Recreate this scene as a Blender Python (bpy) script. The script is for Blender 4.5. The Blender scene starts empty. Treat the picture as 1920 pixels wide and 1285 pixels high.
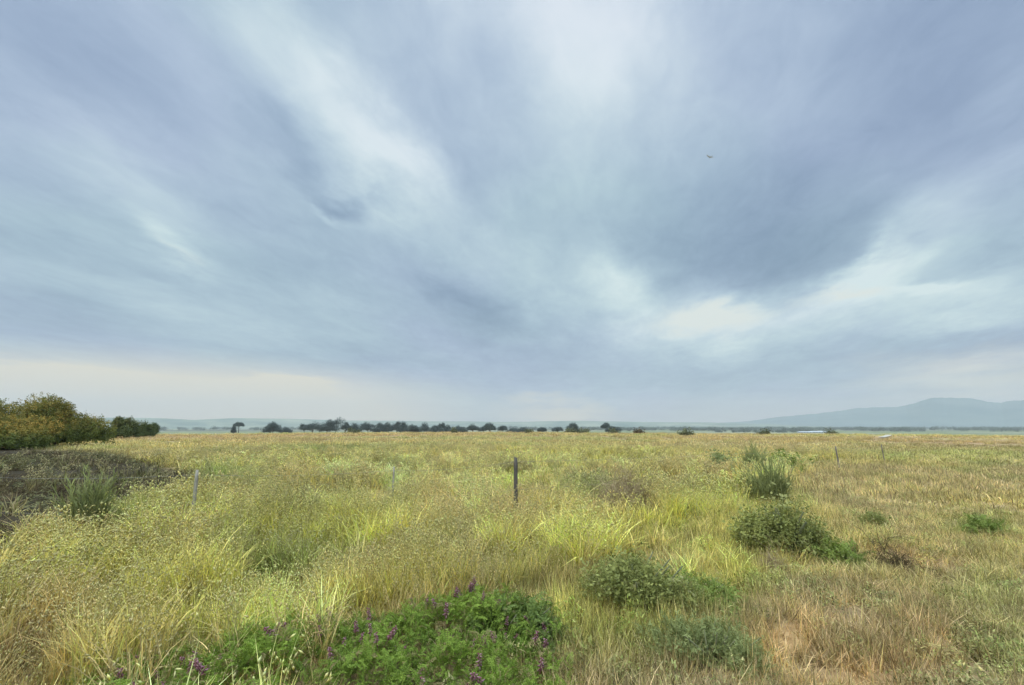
import bpy, math, random
import numpy as np
from mathutils import Vector, Matrix

# ------------------------------------------------------------------ camera
scene = bpy.context.scene
COL = scene.collection
F = 880.0                      # focal length in photo pixels (1920 wide)
HOR = 800.0                    # row of the horizon
CAMZ = 1.7
PITCH = math.atan((HOR - 642.5) / F)
cam_data = bpy.data.cameras.new("camera")
cam_data.lens = 36.0 * F / 1920.0
cam_data.sensor_width = 36.0
cam_data.clip_start = 0.05
cam_data.clip_end = 60000.0
cam = bpy.data.objects.new("camera", cam_data)
COL.objects.link(cam)
cam.location = (0, 0, CAMZ)
cam.rotation_euler = (math.pi / 2 + PITCH, 0, 0)
scene.camera = cam

scene.view_settings.view_transform = 'Standard'
scene.view_settings.look = 'None'
scene.view_settings.exposure = 0.0
scene.view_settings.gamma = 1.0
scene.render.engine = 'CYCLES'
scene.cycles.use_denoising = True
scene.cycles.max_bounces = 4
scene.cycles.diffuse_bounces = 2
scene.cycles.transmission_bounces = 2
scene.cycles.volume_bounces = 0
scene.cycles.transparent_max_bounces = 8
scene.cycles.caustics_reflective = False
scene.cycles.caustics_refractive = False

CP, SP = math.cos(PITCH), math.sin(PITCH)


def ray(px, py):
    """world direction seen at photo pixel px, py"""
    a, b = (px - 960) / F, (642.5 - py) / F
    v = np.array([a, CP - b * SP, SP + b * CP])
    return v / np.linalg.norm(v)


def at_height(px, py, h):
    d = ray(px, py)
    t = (h - CAMZ) / d[2]
    return np.array([d[0] * t, d[1] * t, h])


def at_depth(px, py, depth):
    d = ray(px, py)
    return d * (depth / d[1]) + np.array([0, 0, CAMZ])


def to_px(x, y, z):
    """photo pixel of world points (arrays)"""
    zz = z - CAMZ
    fw = y * CP + zz * SP
    up = -y * SP + zz * CP
    fw = np.where(fw < 0.05, 0.05, fw)
    return 960 + F * x / fw, 642.5 - F * up / fw


# ------------------------------------------------------------------ sky
def srgb(r, g, b):
    def f(c):
        c /= 255.0
        return c / 12.92 if c <= 0.04045 else ((c + 0.055) / 1.055) ** 2.4
    return (f(r), f(g), f(b))


SUN_EL, SUN_AZ = 56.0, -125.0    # sun above the clouds, behind the camera's left shoulder
world = bpy.data.worlds.new("World")
scene.world = world
world.use_nodes = True
nt = world.node_tree
nt.nodes.clear()
N, L = nt.nodes, nt.links


def nd(tree, kind, **kw):
    n = tree.nodes.new(kind)
    for k, v in kw.items():
        setattr(n, k, v)
    return n


def wire(tree, a, b):
    tree.links.new(a, b)


def math_node(tree, op, a, b=None, c=None, clamp=False):
    n = tree.nodes.new('ShaderNodeMath')
    n.operation = op
    n.use_clamp = clamp
    for i, v in enumerate((a, b, c)):
        if v is None:
            continue
        if isinstance(v, (int, float)):
            n.inputs[i].default_value = v
        else:
            tree.links.new(v, n.inputs[i])
    return n.outputs[0]


def mix_col(tree, fac, a, b, blend='MIX'):
    n = tree.nodes.new('ShaderNodeMix')
    n.data_type = 'RGBA'
    n.blend_type = blend
    n.clamp_factor = True
    for i, v in ((0, fac), (6, a), (7, b)):
        if isinstance(v, (int, float)):
            n.inputs[i].default_value = v
        elif isinstance(v, tuple):
            n.inputs[i].default_value = (*v, 1) if len(v) == 3 else v
        else:
            tree.links.new(v, n.inputs[i])
    return n.outputs[2]


def build_sky():
    out = nd(nt, 'ShaderNodeOutputWorld')
    bg = nd(nt, 'ShaderNodeBackground')
    bg.inputs['Strength'].default_value = 0.1
    wire(nt, bg.outputs[0], out.inputs[0])
    tc = nd(nt, 'ShaderNodeTexCoord')
    D = tc.outputs['Generated']
    sep = nd(nt, 'ShaderNodeSeparateXYZ')
    wire(nt, D, sep.inputs[0])
    z = math_node(nt, 'MAXIMUM', sep.outputs[2], 0.0)
    den = math_node(nt, 'ADD', z, 0.11)
    # cloud layer seen in perspective: plane coordinates
    cx = math_node(nt, 'DIVIDE', sep.outputs[0], den)
    cy = math_node(nt, 'DIVIDE', sep.outputs[1], den)
    comb = nd(nt, 'ShaderNodeCombineXYZ')
    wire(nt, cx, comb.inputs[0])
    wire(nt, cy, comb.inputs[1])
    rot = nd(nt, 'ShaderNodeMapping')
    rot.inputs['Rotation'].default_value = (0, 0, math.radians(14))
    rot.inputs['Scale'].default_value = (1.0, 0.6, 1.0)
    rot.vector_type = 'POINT'
    # rotate first, then stretch along the wind
    r1 = nd(nt, 'ShaderNodeMapping')
    r1.inputs['Rotation'].default_value = (0, 0, math.radians(14))
    wire(nt, comb.outputs[0], r1.inputs[0])
    rot.inputs['Rotation'].default_value = (0, 0, 0)
    wire(nt, r1.outputs[0], rot.inputs[0])
    P = rot.outputs[0]

    def noise(vec, scale, detail, rough, w=0.0, dist=0.0):
        n = nd(nt, 'ShaderNodeTexNoise', noise_dimensions='4D')
        wire(nt, vec, n.inputs['Vector'])
        n.inputs['W'].default_value = w
        n.inputs['Scale'].default_value = scale
        n.inputs['Detail'].default_value = detail
        n.inputs['Roughness'].default_value = rough
        n.inputs['Distortion'].default_value = dist
        return n
    nW = noise(P, 1.8, 6, 0.6, 1.3)
    nB = noise(P, 0.9, 4, 0.5, 4.2, 0.5)
    nF = noise(P, 3.2, 4, 0.55, 7.7, 0.8)
    nG = noise(P, 9.0, 5, 0.6, 3.1, 1.2)
    nH = noise(P, 0.7, 2, 0.5, 9.1)
    # warped direction, for the outlines of the cloud masses
    v1 = nd(nt, 'ShaderNodeVectorMath', operation='SUBTRACT')
    wire(nt, nW.outputs['Color'], v1.inputs[0])
    v1.inputs[1].default_value = (0.5, 0.5, 0.5)
    sc = nd(nt, 'ShaderNodeVectorMath', operation='SCALE')
    wire(nt, v1.outputs[0], sc.inputs[0])
    wire(nt, math_node(nt, 'MULTIPLY_ADD', z, 0.38, 0.10), sc.inputs['Scale'])
    v2 = nd(nt, 'ShaderNodeVectorMath', operation='ADD')
    wire(nt, D, v2.inputs[0])
    wire(nt, sc.outputs[0], v2.inputs[1])
    W = v2.outputs[0]

    def blob(vec, px, py, rx, ry, ang, amp, acc):
        c = Vector(ray(px, py))
        a = math.radians(ang)
        e1 = Vector(ray(px + 8 * math.cos(a), py - 8 * math.sin(a))) - c
        e2 = Vector(ray(px - 8 * math.sin(a), py - 8 * math.cos(a))) - c
        sx, sy = e1.length / 8 * rx, e2.length / 8 * ry
        e1.normalize()
        e2 = (e2 - e1 * e2.dot(e1)).normalized()
        e3 = e1.cross(e2)
        M = Matrix((e1, e2, e3)).transposed()
        m = nd(nt, 'ShaderNodeMapping', vector_type='TEXTURE')
        wire(nt, vec, m.inputs[0])
        m.inputs['Location'].default_value = c
        m.inputs['Rotation'].default_value = M.to_euler('XYZ')
        m.inputs['Scale'].default_value = (sx, sy, max(sx, sy) * 1.5)
        g = nd(nt, 'ShaderNodeTexGradient', gradient_type='SPHERICAL')
        wire(nt, m.outputs[0], g.inputs[0])
        mr = nd(nt, 'ShaderNodeMapRange', interpolation_type='SMOOTHSTEP')
        wire(nt, g.outputs['Fac'], mr.inputs['Value'])
        mr.inputs['To Max'].default_value = amp * 1.42
        return math_node(nt, 'ADD', acc, mr.outputs[0]) if acc is not None else mr.outputs[0]

    BL = SKY_BLOBS
    acc = None
    for b in BL:
        acc = blob(W, *b, acc)
    nb = math_node(nt, 'MULTIPLY_ADD', math_node(nt, 'SUBTRACT', nB.outputs['Fac'], 0.5), 0.62, 0.55)
    nf = math_node(nt, 'MULTIPLY', math_node(nt, 'SUBTRACT', nF.outputs['Fac'], 0.5), 0.52)
    ng_ = math_node(nt, 'MULTIPLY', math_node(nt, 'SUBTRACT', nG.outputs['Fac'], 0.5), 0.34)
    Lm = math_node(nt, 'ADD', math_node(nt, 'ADD', math_node(nt, 'ADD', nb, nf), ng_), acc)
    Lm = math_node(nt, 'MULTIPLY_ADD', Lm, 0.80, 0.015)
    ramp = nd(nt, 'ShaderNodeValToRGB')
    wire(nt, Lm, ramp.inputs[0])
    cr = ramp.color_ramp
    cr.interpolation = 'B_SPLINE'
    stops = [(0.0, (112, 138, 168)), (0.2, (136, 160, 187)), (0.42, (160, 184, 205)), (0.62, (180, 202, 218)),
             (0.82, (204, 223, 231)), (1.0, (226, 239, 243))]
    while len(cr.elements) < len(stops):
        cr.elements.new(0.5)
    for e, (p, c) in zip(cr.elements, stops):
        e.position = p
        e.color = (*srgb(*c), 1)
    col = ramp.outputs[0]
    # lavender against teal
    hue = nd(nt, 'ShaderNodeMapRange', interpolation_type='SMOOTHSTEP')
    wire(nt, nH.outputs['Fac'], hue.inputs['Value'])
    hue.inputs['From Min'].default_value = 0.36
    hue.inputs['From Max'].default_value = 0.64
    lav = None
    for b in ((1850, 60, 700, 500, 0, .9), (120, 60, 700, 330, -20, .7), (250, 420, 380, 200, -20, -.5), (1050, 480, 300, 200, 0, -.4), (1750, 520, 300, 120, 0, -.5)):
        lav = blob(W, *b, lav)
    hf = math_node(nt, 'SUBTRACT', hue.outputs[0], lav, clamp=True)
    tint = mix_col(nt, hf, (1.015, 0.97, 1.03), (0.985, 1.018, 0.978))
    col = mix_col(nt, 1.0, col, tint, 'MULTIPLY')
    # pale warm light below the cloud deck, low on the horizon
    warm = None
    for b in WARM_BLOBS:
        warm = blob(W if b[6] else D, *b[:6], warm)
    warm = math_node(nt, 'MULTIPLY', warm, 1.0, clamp=True)
    col = mix_col(nt, warm, col, srgb(238, 230, 206))
    glow = None
    for b in GLOW_BLOBS:
        glow = blob(W, *b, glow)
    glow = math_node(nt, 'MULTIPLY', glow, 1.0, clamp=True)
    col = mix_col(nt, glow, col, srgb(229, 237, 231))
    # unseen sky overhead and behind the camera, brightened to light the grass
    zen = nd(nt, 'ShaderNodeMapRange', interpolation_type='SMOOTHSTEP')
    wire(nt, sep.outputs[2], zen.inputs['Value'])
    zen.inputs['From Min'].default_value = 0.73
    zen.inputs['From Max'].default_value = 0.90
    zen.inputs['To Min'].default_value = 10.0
    zen.inputs['To Max'].default_value = 10.0 * ZENITH_BOOST
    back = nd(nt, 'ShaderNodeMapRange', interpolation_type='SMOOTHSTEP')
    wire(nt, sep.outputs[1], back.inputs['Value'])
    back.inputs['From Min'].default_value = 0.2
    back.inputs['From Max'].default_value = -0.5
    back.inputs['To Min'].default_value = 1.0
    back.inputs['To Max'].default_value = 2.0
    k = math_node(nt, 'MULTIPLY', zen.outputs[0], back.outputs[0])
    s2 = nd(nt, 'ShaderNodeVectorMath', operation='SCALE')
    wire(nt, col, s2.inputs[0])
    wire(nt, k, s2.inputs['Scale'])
    sky = nd(nt, 'ShaderNodeTexSky', sky_type='NISHITA')
    sky.sun_disc = False
    sky.sun_elevation = math.radians(SUN_EL)
    sky.sun_rotation = math.radians(SUN_AZ)
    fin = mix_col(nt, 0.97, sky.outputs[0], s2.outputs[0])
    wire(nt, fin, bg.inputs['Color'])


ZENITH_BOOST = 4.6
# cloud masses: photo pixel, radii, angle, brightness
SKY_BLOBS = [
    (610, 190, 380, 120, -46, .36), (730, 340, 190, 100, -40, .26), (1080, 10, 400, 260, 0, .36),
    (1130, 190, 320, 260, 0, .24), (960, 480, 280, 160, -20, .13), (330, 455, 150, 46, -32, .24),
    (290, 360, 320, 95, -35, .13), (1330, 605, 260, 85, -5, .22), (1320, 600, 520, 150, -6, .20), (1720, 560, 520, 130, 6, .20), (1000, 330, 420, 260, -25, .10), (1140, 530, 140, 80, -45, .28),
    (1600, 530, 170, 80, 38, .40), (1608, 470, 50, 80, -15, .24), (1745, 535, 120, 34, 0, .3),
    (1810, 565, 280, 80, 0, .25), (1710, 430, 240, 120, 40, .2), (350, 570, 320, 75, -14, .12),
    (640, 560, 200, 80, -10, .08), (1830, 720, 300, 60, 0, .18), (600, 378, 75, 16, -30, .2),
    (520, 275, 260, 55, -48, -.16), (635, 366, 90, 30, -10, -.26), (150, 90, 430, 170, -40, -.16),
    (900, 270, 190, 280, 20, -.07), (860, 565, 190, 60, -28, -.26), (1440, 420, 380, 190, 25, -.27),
    (1480, 520, 180, 100, 10, -.14), (1820, 110, 400, 380, 0, -.20), (1500, 690, 540, 60, 3, -.14),
    (1840, 645, 300, 42, 4, -.16), (90, 600, 280, 80, 0, -.10), (30, 440, 260, 70, -8, -.10),
    (1010, 640, 230, 100, 0, -.10), (640, 665, 260, 42, 0, -.12), (1890, 465, 130, 32, 5, -.14),
    (1240, 470, 150, 100, -10, -.06), (1160, 760, 220, 40, 0, -.03),
]
WARM_BLOBS = [
    (300, 785, 1000, 150, 0, 1.5, 0), (60, 740, 420, 90, 0, .6, 1), (540, 722, 130, 26, -3, .5, 1),
    (1050, 775, 170, 48, -3, .6, 1), (1850, 715, 400, 90, 0, .4, 1), (1480, 790, 800, 70, 0, .3, 0),
]
GLOW_BLOBS = [(1330, 600, 150, 44, 0, .95), (1600, 545, 90, 30, 15, .5), (1560, 560, 160, 22, 12, .25), (330, 462, 70, 16, -30, .16)]
build_sky()

sun_data = bpy.data.lights.new("sun", 'SUN')
sun_data.energy = 1.5
sun_data.angle = math.radians(11)
sun_data.color = (1.0, 0.95, 0.86)
sun = bpy.data.objects.new("sun", sun_data)
COL.objects.link(sun)
az, el = math.radians(SUN_AZ), math.radians(SUN_EL)
sd = Vector((math.sin(az) * math.cos(el), math.cos(az) * math.cos(el), math.sin(el)))
sun.rotation_euler = sd.to_track_quat('Z', 'Y').to_euler()

# ------------------------------------------------------------------ helpers
rng = np.random.default_rng(11)


def vnoise(x, y, seed=0):
    """smooth value noise, 0..1, on arrays"""
    xi, yi = np.floor(x).astype(np.int64), np.floor(y).astype(np.int64)
    fx, fy = x - xi, y - yi
    fx, fy = fx * fx * (3 - 2 * fx), fy * fy * (3 - 2 * fy)

    def h(a, b):
        n = (a * 374761393 + b * 668265263 + seed * 974711) & 0xffffffff
        n = ((n ^ (n >> 13)) * 1274126177) & 0xffffffff
        return ((n ^ (n >> 16)) & 0xffff) / 65535.0
    return (h(xi, yi) * (1 - fx) + h(xi + 1, yi) * fx) * (1 - fy) + (h(xi, yi + 1) * (1 - fx) + h(xi + 1, yi + 1) * fx) * fy


def fbm(x, y, seed=0, octs=3):
    s, a, t = 0.0, 1.0, 0.0
    for o in range(octs):
        s = s + a * vnoise(x * 2 ** o, y * 2 ** o, seed + o)
        t += a
        a *= 0.5
    return s / t


def sstep(a, b, x):
    t = np.clip((x - a) / (b - a), 0, 1)
    return t * t * (3 - 2 * t)


def ground_z(x, y):
    x, y = np.asarray(x, float), np.asarray(y, float)
    d = np.hypot(x, y)
    z = -3.0 * sstep(105, 300, d) - 11.0 * sstep(250, 1500, d)
    z = z + 0.16 * (fbm(x / 9.0, y / 9.0, 5) - 0.5) * sstep(3, 14, d) + 0.5 * (fbm(x / 45.0, y / 45.0, 8) - 0.5) * sstep(25, 90, d)
    z = z + 5.0 * (fbm(x / 700.0, y / 700.0, 9) - 0.5) * sstep(600, 2500, d)
    return z


def on_ground(px, py):
    p = at_height(px, py, 0.0)
    for _ in range(6):
        p = at_height(px, py, float(ground_z(p[0], p[1])))
    return p


def base_at(px, depth):
    """ground point at forward distance depth under photo column px (column measured at the horizon)"""
    d = ray(px, HOR)
    x, y = d[0] * depth / d[1], depth
    return np.array([x, y, float(ground_z(x, y))])


def tag(o, label=None, cat=None, group=None, kind=None):
    if label:
        o['label'] = label
    if cat:
        o['category'] = cat
    if group:
        o['group'] = group
    if kind:
        o['kind'] = kind
    return o


def mesh_obj(name, V, faces, mat, parent=None, bv=None, smooth=False, gcol=None, link=True, matidx=None):
    me = bpy.data.meshes.new(name)
    V = np.asarray(V, dtype=np.float32)
    if isinstance(faces, np.ndarray):
        n, k = faces.shape
        me.vertices.add(len(V))
        me.vertices.foreach_set('co', V.ravel())
        me.loops.add(n * k)
        me.loops.foreach_set('vertex_index', faces.astype(np.int32).ravel())
        me.polygons.add(n)
        me.polygons.foreach_set('loop_start', np.arange(0, n * k, k, dtype=np.int32))
        me.polygons.foreach_set('loop_total', np.full(n, k, dtype=np.int32))
        me.update(calc_edges=True)
        me.validate()
    else:
        me.from_pydata([tuple(v) for v in V], [], faces)
    if bv is not None:
        a = me.attributes.new('bv', 'FLOAT_COLOR', 'POINT')
        b4 = np.ones((len(V), 4), np.float32)
        b4[:, :bv.shape[1]] = bv
        a.data.foreach_set('color', b4.ravel())
    if gcol is not None:
        a = me.attributes.new('gcol', 'FLOAT_COLOR', 'POINT')
        b4 = np.ones((len(V), 4), np.float32)
        b4[:, :3] = gcol
        a.data.foreach_set('color', b4.ravel())
    for m in (mat if isinstance(mat, (list, tuple)) else [mat]):
        me.materials.append(m)
    if smooth:
        me.polygons.foreach_set('use_smooth', np.ones(len(me.polygons), bool))
    o = bpy.data.objects.new(name, me)
    if link:
        COL.objects.link(o)
    if parent is not None:
        o.parent = parent
    return o


def empty(name, loc, rz=0.0):
    o = bpy.data.objects.new(name, None)
    o.location = [float(v) for v in loc]
    o.rotation_euler = (0, 0, rz)
    o.empty_display_size = 0.2
    COL.objects.link(o)
    return o


class Geo:
    """collects triangles/quads as quads (tri = repeated last index avoided: all faces are tris)"""
    def __init__(self):
        self.V, self.Fc, self.B, self.n = [], [], [], 0

    def add(self, V, Fc, bv):
        V = np.asarray(V, float)
        self.V.append(V)
        self.Fc.append(np.asarray(Fc, int) + self.n)
        bv = np.asarray(bv, float)
        if bv.ndim == 1:
            bv = np.repeat(bv[None], len(V), 0)
        self.B.append(bv)
        self.n += len(V)

    def get(self):
        return np.concatenate(self.V), np.concatenate(self.Fc), np.concatenate(self.B)

    def tube(self, pts, rads, sides, bv):
        pts = [np.asarray(p, float) for p in pts]
        V = []
        for i, p in enumerate(pts):
            t = pts[min(i + 1, len(pts) - 1)] - pts[max(i - 1, 0)]
            t = t / (np.linalg.norm(t) + 1e-9)
            u = np.cross(t, [0.31, 0.95, 0.05])
            u /= np.linalg.norm(u) + 1e-9
            w = np.cross(t, u)
            for k in range(sides):
                a = 2 * math.pi * k / sides
                V.append(p + rads[i] * (u * math.cos(a) + w * math.sin(a)))
        Fc = []
        for i in range(len(pts) - 1):
            for k in range(sides):
                a, b = i * sides + k, i * sides + (k + 1) % sides
                c, d = a + sides, b + sides
                Fc += [(a, b, d), (a, d, c)]
        top = len(V)
        V.append(pts[-1] + 0.0)
        for k in range(sides):
            Fc.append(((len(pts) - 1) * sides + k, (len(pts) - 1) * sides + (k + 1) % sides, top))
        self.add(V, Fc, bv)


def rotmats(tilt, yaw, spin):
    """rotation: local Z tilted by tilt towards yaw, then spun about itself"""
    ct, st, cy, sy, cs, ss = np.cos(tilt), np.sin(tilt), np.cos(yaw), np.sin(yaw), np.cos(spin), np.sin(spin)
    n = len(tilt)
    Rz = np.zeros((n, 3, 3)); Rz[:, 0, 0] = cy; Rz[:, 0, 1] = -sy; Rz[:, 1, 0] = sy; Rz[:, 1, 1] = cy; Rz[:, 2, 2] = 1
    Ry = np.zeros((n, 3, 3)); Ry[:, 0, 0] = ct; Ry[:, 0, 2] = st; Ry[:, 1, 1] = 1; Ry[:, 2, 0] = -st; Ry[:, 2, 2] = ct
    Rs = np.zeros((n, 3, 3)); Rs[:, 0, 0] = cs; Rs[:, 0, 1] = -ss; Rs[:, 1, 0] = ss; Rs[:, 1, 1] = cs; Rs[:, 2, 2] = 1
    return Rz @ Ry @ Rs


def place(geo, tmpl, pos, R, scale, r0, r2=None):
    """copy template (V, F, B) to every position in one go; B red channel is replaced by r0 + own variation"""
    V, Fc, B = tmpl
    n = len(pos)
    VV = np.einsum('nij,vj->nvi', R, V) * np.asarray(scale).reshape(n, 1, 1) + pos[:, None, :]
    FF = (Fc[None] + (np.arange(n) * len(V))[:, None, None]).reshape(-1, 3)
    BB = np.repeat(B[None], n, 0).copy()
    BB[:, :, 0] = np.clip(BB[:, :, 0] * 0.45 + np.asarray(r0).reshape(n, 1) * 0.55, 0, 1)
    if r2 is not None:
        BB[:, :, 2] = np.asarray(r2).reshape(n, 1)
    geo.add(VV.reshape(-1, 3), FF, BB.reshape(-1, 3))


# ------------------------------------------------------------------ materials
def mat_base(name):
    m = bpy.data.materials.new(name)
    m.use_nodes = True
    t = m.node_tree
    t.nodes.clear()
    return m, t, nd(t, 'ShaderNodeOutputMaterial')


def finish_leaf(t, out, col, transl=0.35, rough=0.7, spec=0.07):
    p = nd(t, 'ShaderNodeBsdfPrincipled')
    p.inputs['Roughness'].default_value = rough
    p.inputs['Specular IOR Level'].default_value = spec
    wire(t, col, p.inputs['Base Color'])
    tr = nd(t, 'ShaderNodeBsdfTranslucent')
    wire(t, mix_col(t, 1.0, col, (1.0, 1.05, 0.75), 'MULTIPLY'), tr.inputs['Color'])
    mx = nd(t, 'ShaderNodeMixShader')
    mx.inputs[0].default_value = transl
    wire(t, p.outputs[0], mx.inputs[1])
    wire(t, tr.outputs[0], mx.inputs[2])
    wire(t, mx.outputs[0], out.inputs[0])


def grass_material():
    m, t, out = mat_base('grass_blades')
    gc = nd(t, 'ShaderNodeAttribute', attribute_type='INSTANCER', attribute_name='gcol')
    bv = nd(t, 'ShaderNodeAttribute', attribute_type='GEOMETRY', attribute_name='bv')
    s = nd(t, 'ShaderNodeSeparateColor')
    wire(t, bv.outputs['Color'], s.inputs[0])
    r, h, k = s.outputs
    # every blade its own tone; some still green, some bleached
    v = math_node(t, 'MULTIPLY_ADD', r, 1.45, 0.30)
    col = nd(t, 'ShaderNodeVectorMath', operation='SCALE')
    wire(t, gc.outputs['Color'], col.inputs[0])
    wire(t, v, col.inputs['Scale'])
    c = col.outputs[0]
    green = math_node(t, 'MULTIPLY', math_node(t, 'GREATER_THAN', math_node(t, 'FRACT', math_node(t, 'MULTIPLY', r, 7.3)), 0.62), 0.45)
    c = mix_col(t, green, c, mix_col(t, 1.0, c, (0.62, 0.95, 0.5), 'MULTIPLY'))
    pale = mix_col(t, 0.42, c, srgb(250, 232, 175))
    c = mix_col(t, k, c, pale)
    finish_leaf(t, out, c, 0.38)
    return m


def leaf_material(name, a, b, c=None, transl=0.3, rough=0.55, accent=0.0):
    """a..b by leaf variation (bv red), c: accent colour where bv blue is high"""
    m, t, out = mat_base(name)
    bv = nd(t, 'ShaderNodeAttribute', attribute_type='GEOMETRY', attribute_name='bv')
    s = nd(t, 'ShaderNodeSeparateColor')
    wire(t, bv.outputs['Color'], s.inputs[0])
    col = mix_col(t, s.outputs[0], a, b)
    if c is not None:
        col = mix_col(t, s.outputs[2], col, c)
    finish_leaf(t, out, col, transl, rough)
    return m


def bark_material(name, a, b, scale=12.0, rough=0.9, stretch=6.0, bump=0.4):
    m, t, out = mat_base(name)
    tc = nd(t, 'ShaderNodeTexCoord')
    mp = nd(t, 'ShaderNodeMapping')
    mp.inputs['Scale'].default_value = (stretch, stretch, 1)
    wire(t, tc.outputs['Object'], mp.inputs[0])
    n = nd(t, 'ShaderNodeTexNoise')
    n.inputs['Scale'].default_value = scale
    n.inputs['Detail'].default_value = 6
    n.inputs['Roughness'].default_value = 0.65
    wire(t, mp.outputs[0], n.inputs['Vector'])
    r = nd(t, 'ShaderNodeMapRange')
    r.inputs['From Min'].default_value = 0.3
    r.inputs['From Max'].default_value = 0.7
    wire(t, n.outputs['Fac'], r.inputs['Value'])
    col = mix_col(t, r.outputs[0], a, b)
    p = nd(t, 'ShaderNodeBsdfPrincipled')
    p.inputs['Roughness'].default_value = rough
    p.inputs['Specular IOR Level'].default_value = 0.2
    wire(t, col, p.inputs['Base Color'])
    bp = nd(t, 'ShaderNodeBump')
    bp.inputs['Strength'].default_value = bump
    bp.inputs['Distance'].default_value = 0.02
    wire(t, n.outputs['Fac'], bp.inputs['Height'])
    wire(t, bp.outputs[0], p.inputs['Normal'])
    wire(t, p.outputs[0], out.inputs[0])
    return m


def ground_material():
    m, t, out = mat_base('field_ground')
    gc = nd(t, 'ShaderNodeAttribute', attribute_type='GEOMETRY', attribute_name='gcol')
    tc = nd(t, 'ShaderNodeTexCoord')

    def noise(scale, detail, rough, sy=1.0):
        mp = nd(t, 'ShaderNodeMapping')
        mp.inputs['Scale'].default_value = (1, sy, 1)
        wire(t, tc.outputs['Object'], mp.inputs[0])
        n = nd(t, 'ShaderNodeTexNoise')
        n.inputs['Scale'].default_value = scale
        n.inputs['Detail'].default_value = detail
        n.inputs['Roughness'].default_value = rough
        wire(t, mp.outputs[0], n.inputs['Vector'])
        return n.outputs['Fac']
    n1, n2, n3 = noise(0.35, 6, 0.65), noise(9.0, 6, 0.7), noise(0.012, 6, 0.65)
    v = math_node(t, 'ADD', math_node(t, 'MULTIPLY', n1, 0.7), math_node(t, 'MULTIPLY', n2, 0.9))
    v = math_node(t, 'ADD', v, math_node(t, 'MULTIPLY_ADD', n3, 0.9, -0.25))
    col = nd(t, 'ShaderNodeVectorMath', operation='SCALE')
    wire(t, gc.outputs['Color'], col.inputs[0])
    wire(t, v, col.inputs['Scale'])
    p = nd(t, 'ShaderNodeBsdfPrincipled')
    p.inputs['Roughness'].default_value = 0.95
    p.inputs['Specular IOR Level'].default_value = 0.1
    wire(t, col.outputs[0], p.inputs['Base Color'])
    bp = nd(t, 'ShaderNodeBump')
    bp.inputs['Strength'].default_value = 0.8
    bp.inputs['Distance'].default_value = 0.05
    wire(t, n2, bp.inputs['Height'])
    wire(t, bp.outputs[0], p.inputs['Normal'])
    wire(t, p.outputs[0], out.inputs[0])
    return m


M_GRASS = grass_material()
M_GROUND = ground_material()
M_BARK = bark_material('dark_bark', (0.05, 0.04, 0.035), (0.13, 0.10, 0.08))
M_STEM = bark_material('green_stems', (0.10, 0.12, 0.05), (0.22, 0.20, 0.10))

# ------------------------------------------------------------------ colour and growth of the field
STRAW, YGREEN, GREEN, RUST, TAN, DRYO, GREY = (np.array(c) for c in (
    (0.68, 0.495, 0.21), (0.53, 0.445, 0.12), (0.23, 0.26, 0.075), (0.42, 0.26, 0.13), (0.56, 0.40, 0.21), (0.72, 0.40, 0.16),
    (0.085, 0.066, 0.04)))


def ell(px, py, cx, cy, rx, ry, ang=0):
    a = math.radians(ang)
    dx, dy = px - cx, -(py - cy)
    u = (dx * math.cos(a) + dy * math.sin(a)) / rx
    v = (-dx * math.sin(a) + dy * math.cos(a)) / ry
    return np.exp(-(u * u + v * v))


def right_side(px, py):
    """1 on the short, trampled side right of the fence-side ridge"""
    # line from (330,1285) through (1040,1090) to (1420,960) to (1500,900)
    lx = np.interp(py, [812, 850, 900, 960, 1050, 1130, 1285], [1800, 1640, 1500, 1400, 1190, 960, 560])
    return sstep(-60, 60, px - lx)


def scrub_mask(px, py, x, y):
    """grey dead scrub on the left"""
    n = 60 * (fbm(x / 1.3, y / 1.3, 31) - 0.5)
    top = np.interp(px, [-400, 0, 200, 370], [838, 838, 850, 892])
    bot = np.interp(px, [-400, 0, 130, 250, 380], [1170, 1050, 1000, 962, 920])
    m = sstep(-8, 8, py - top - 0.12 * n) * sstep(-14, 14, bot + 0.7 * n - py) * sstep(-25, 25, 365 + n - px)
    return m


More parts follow.
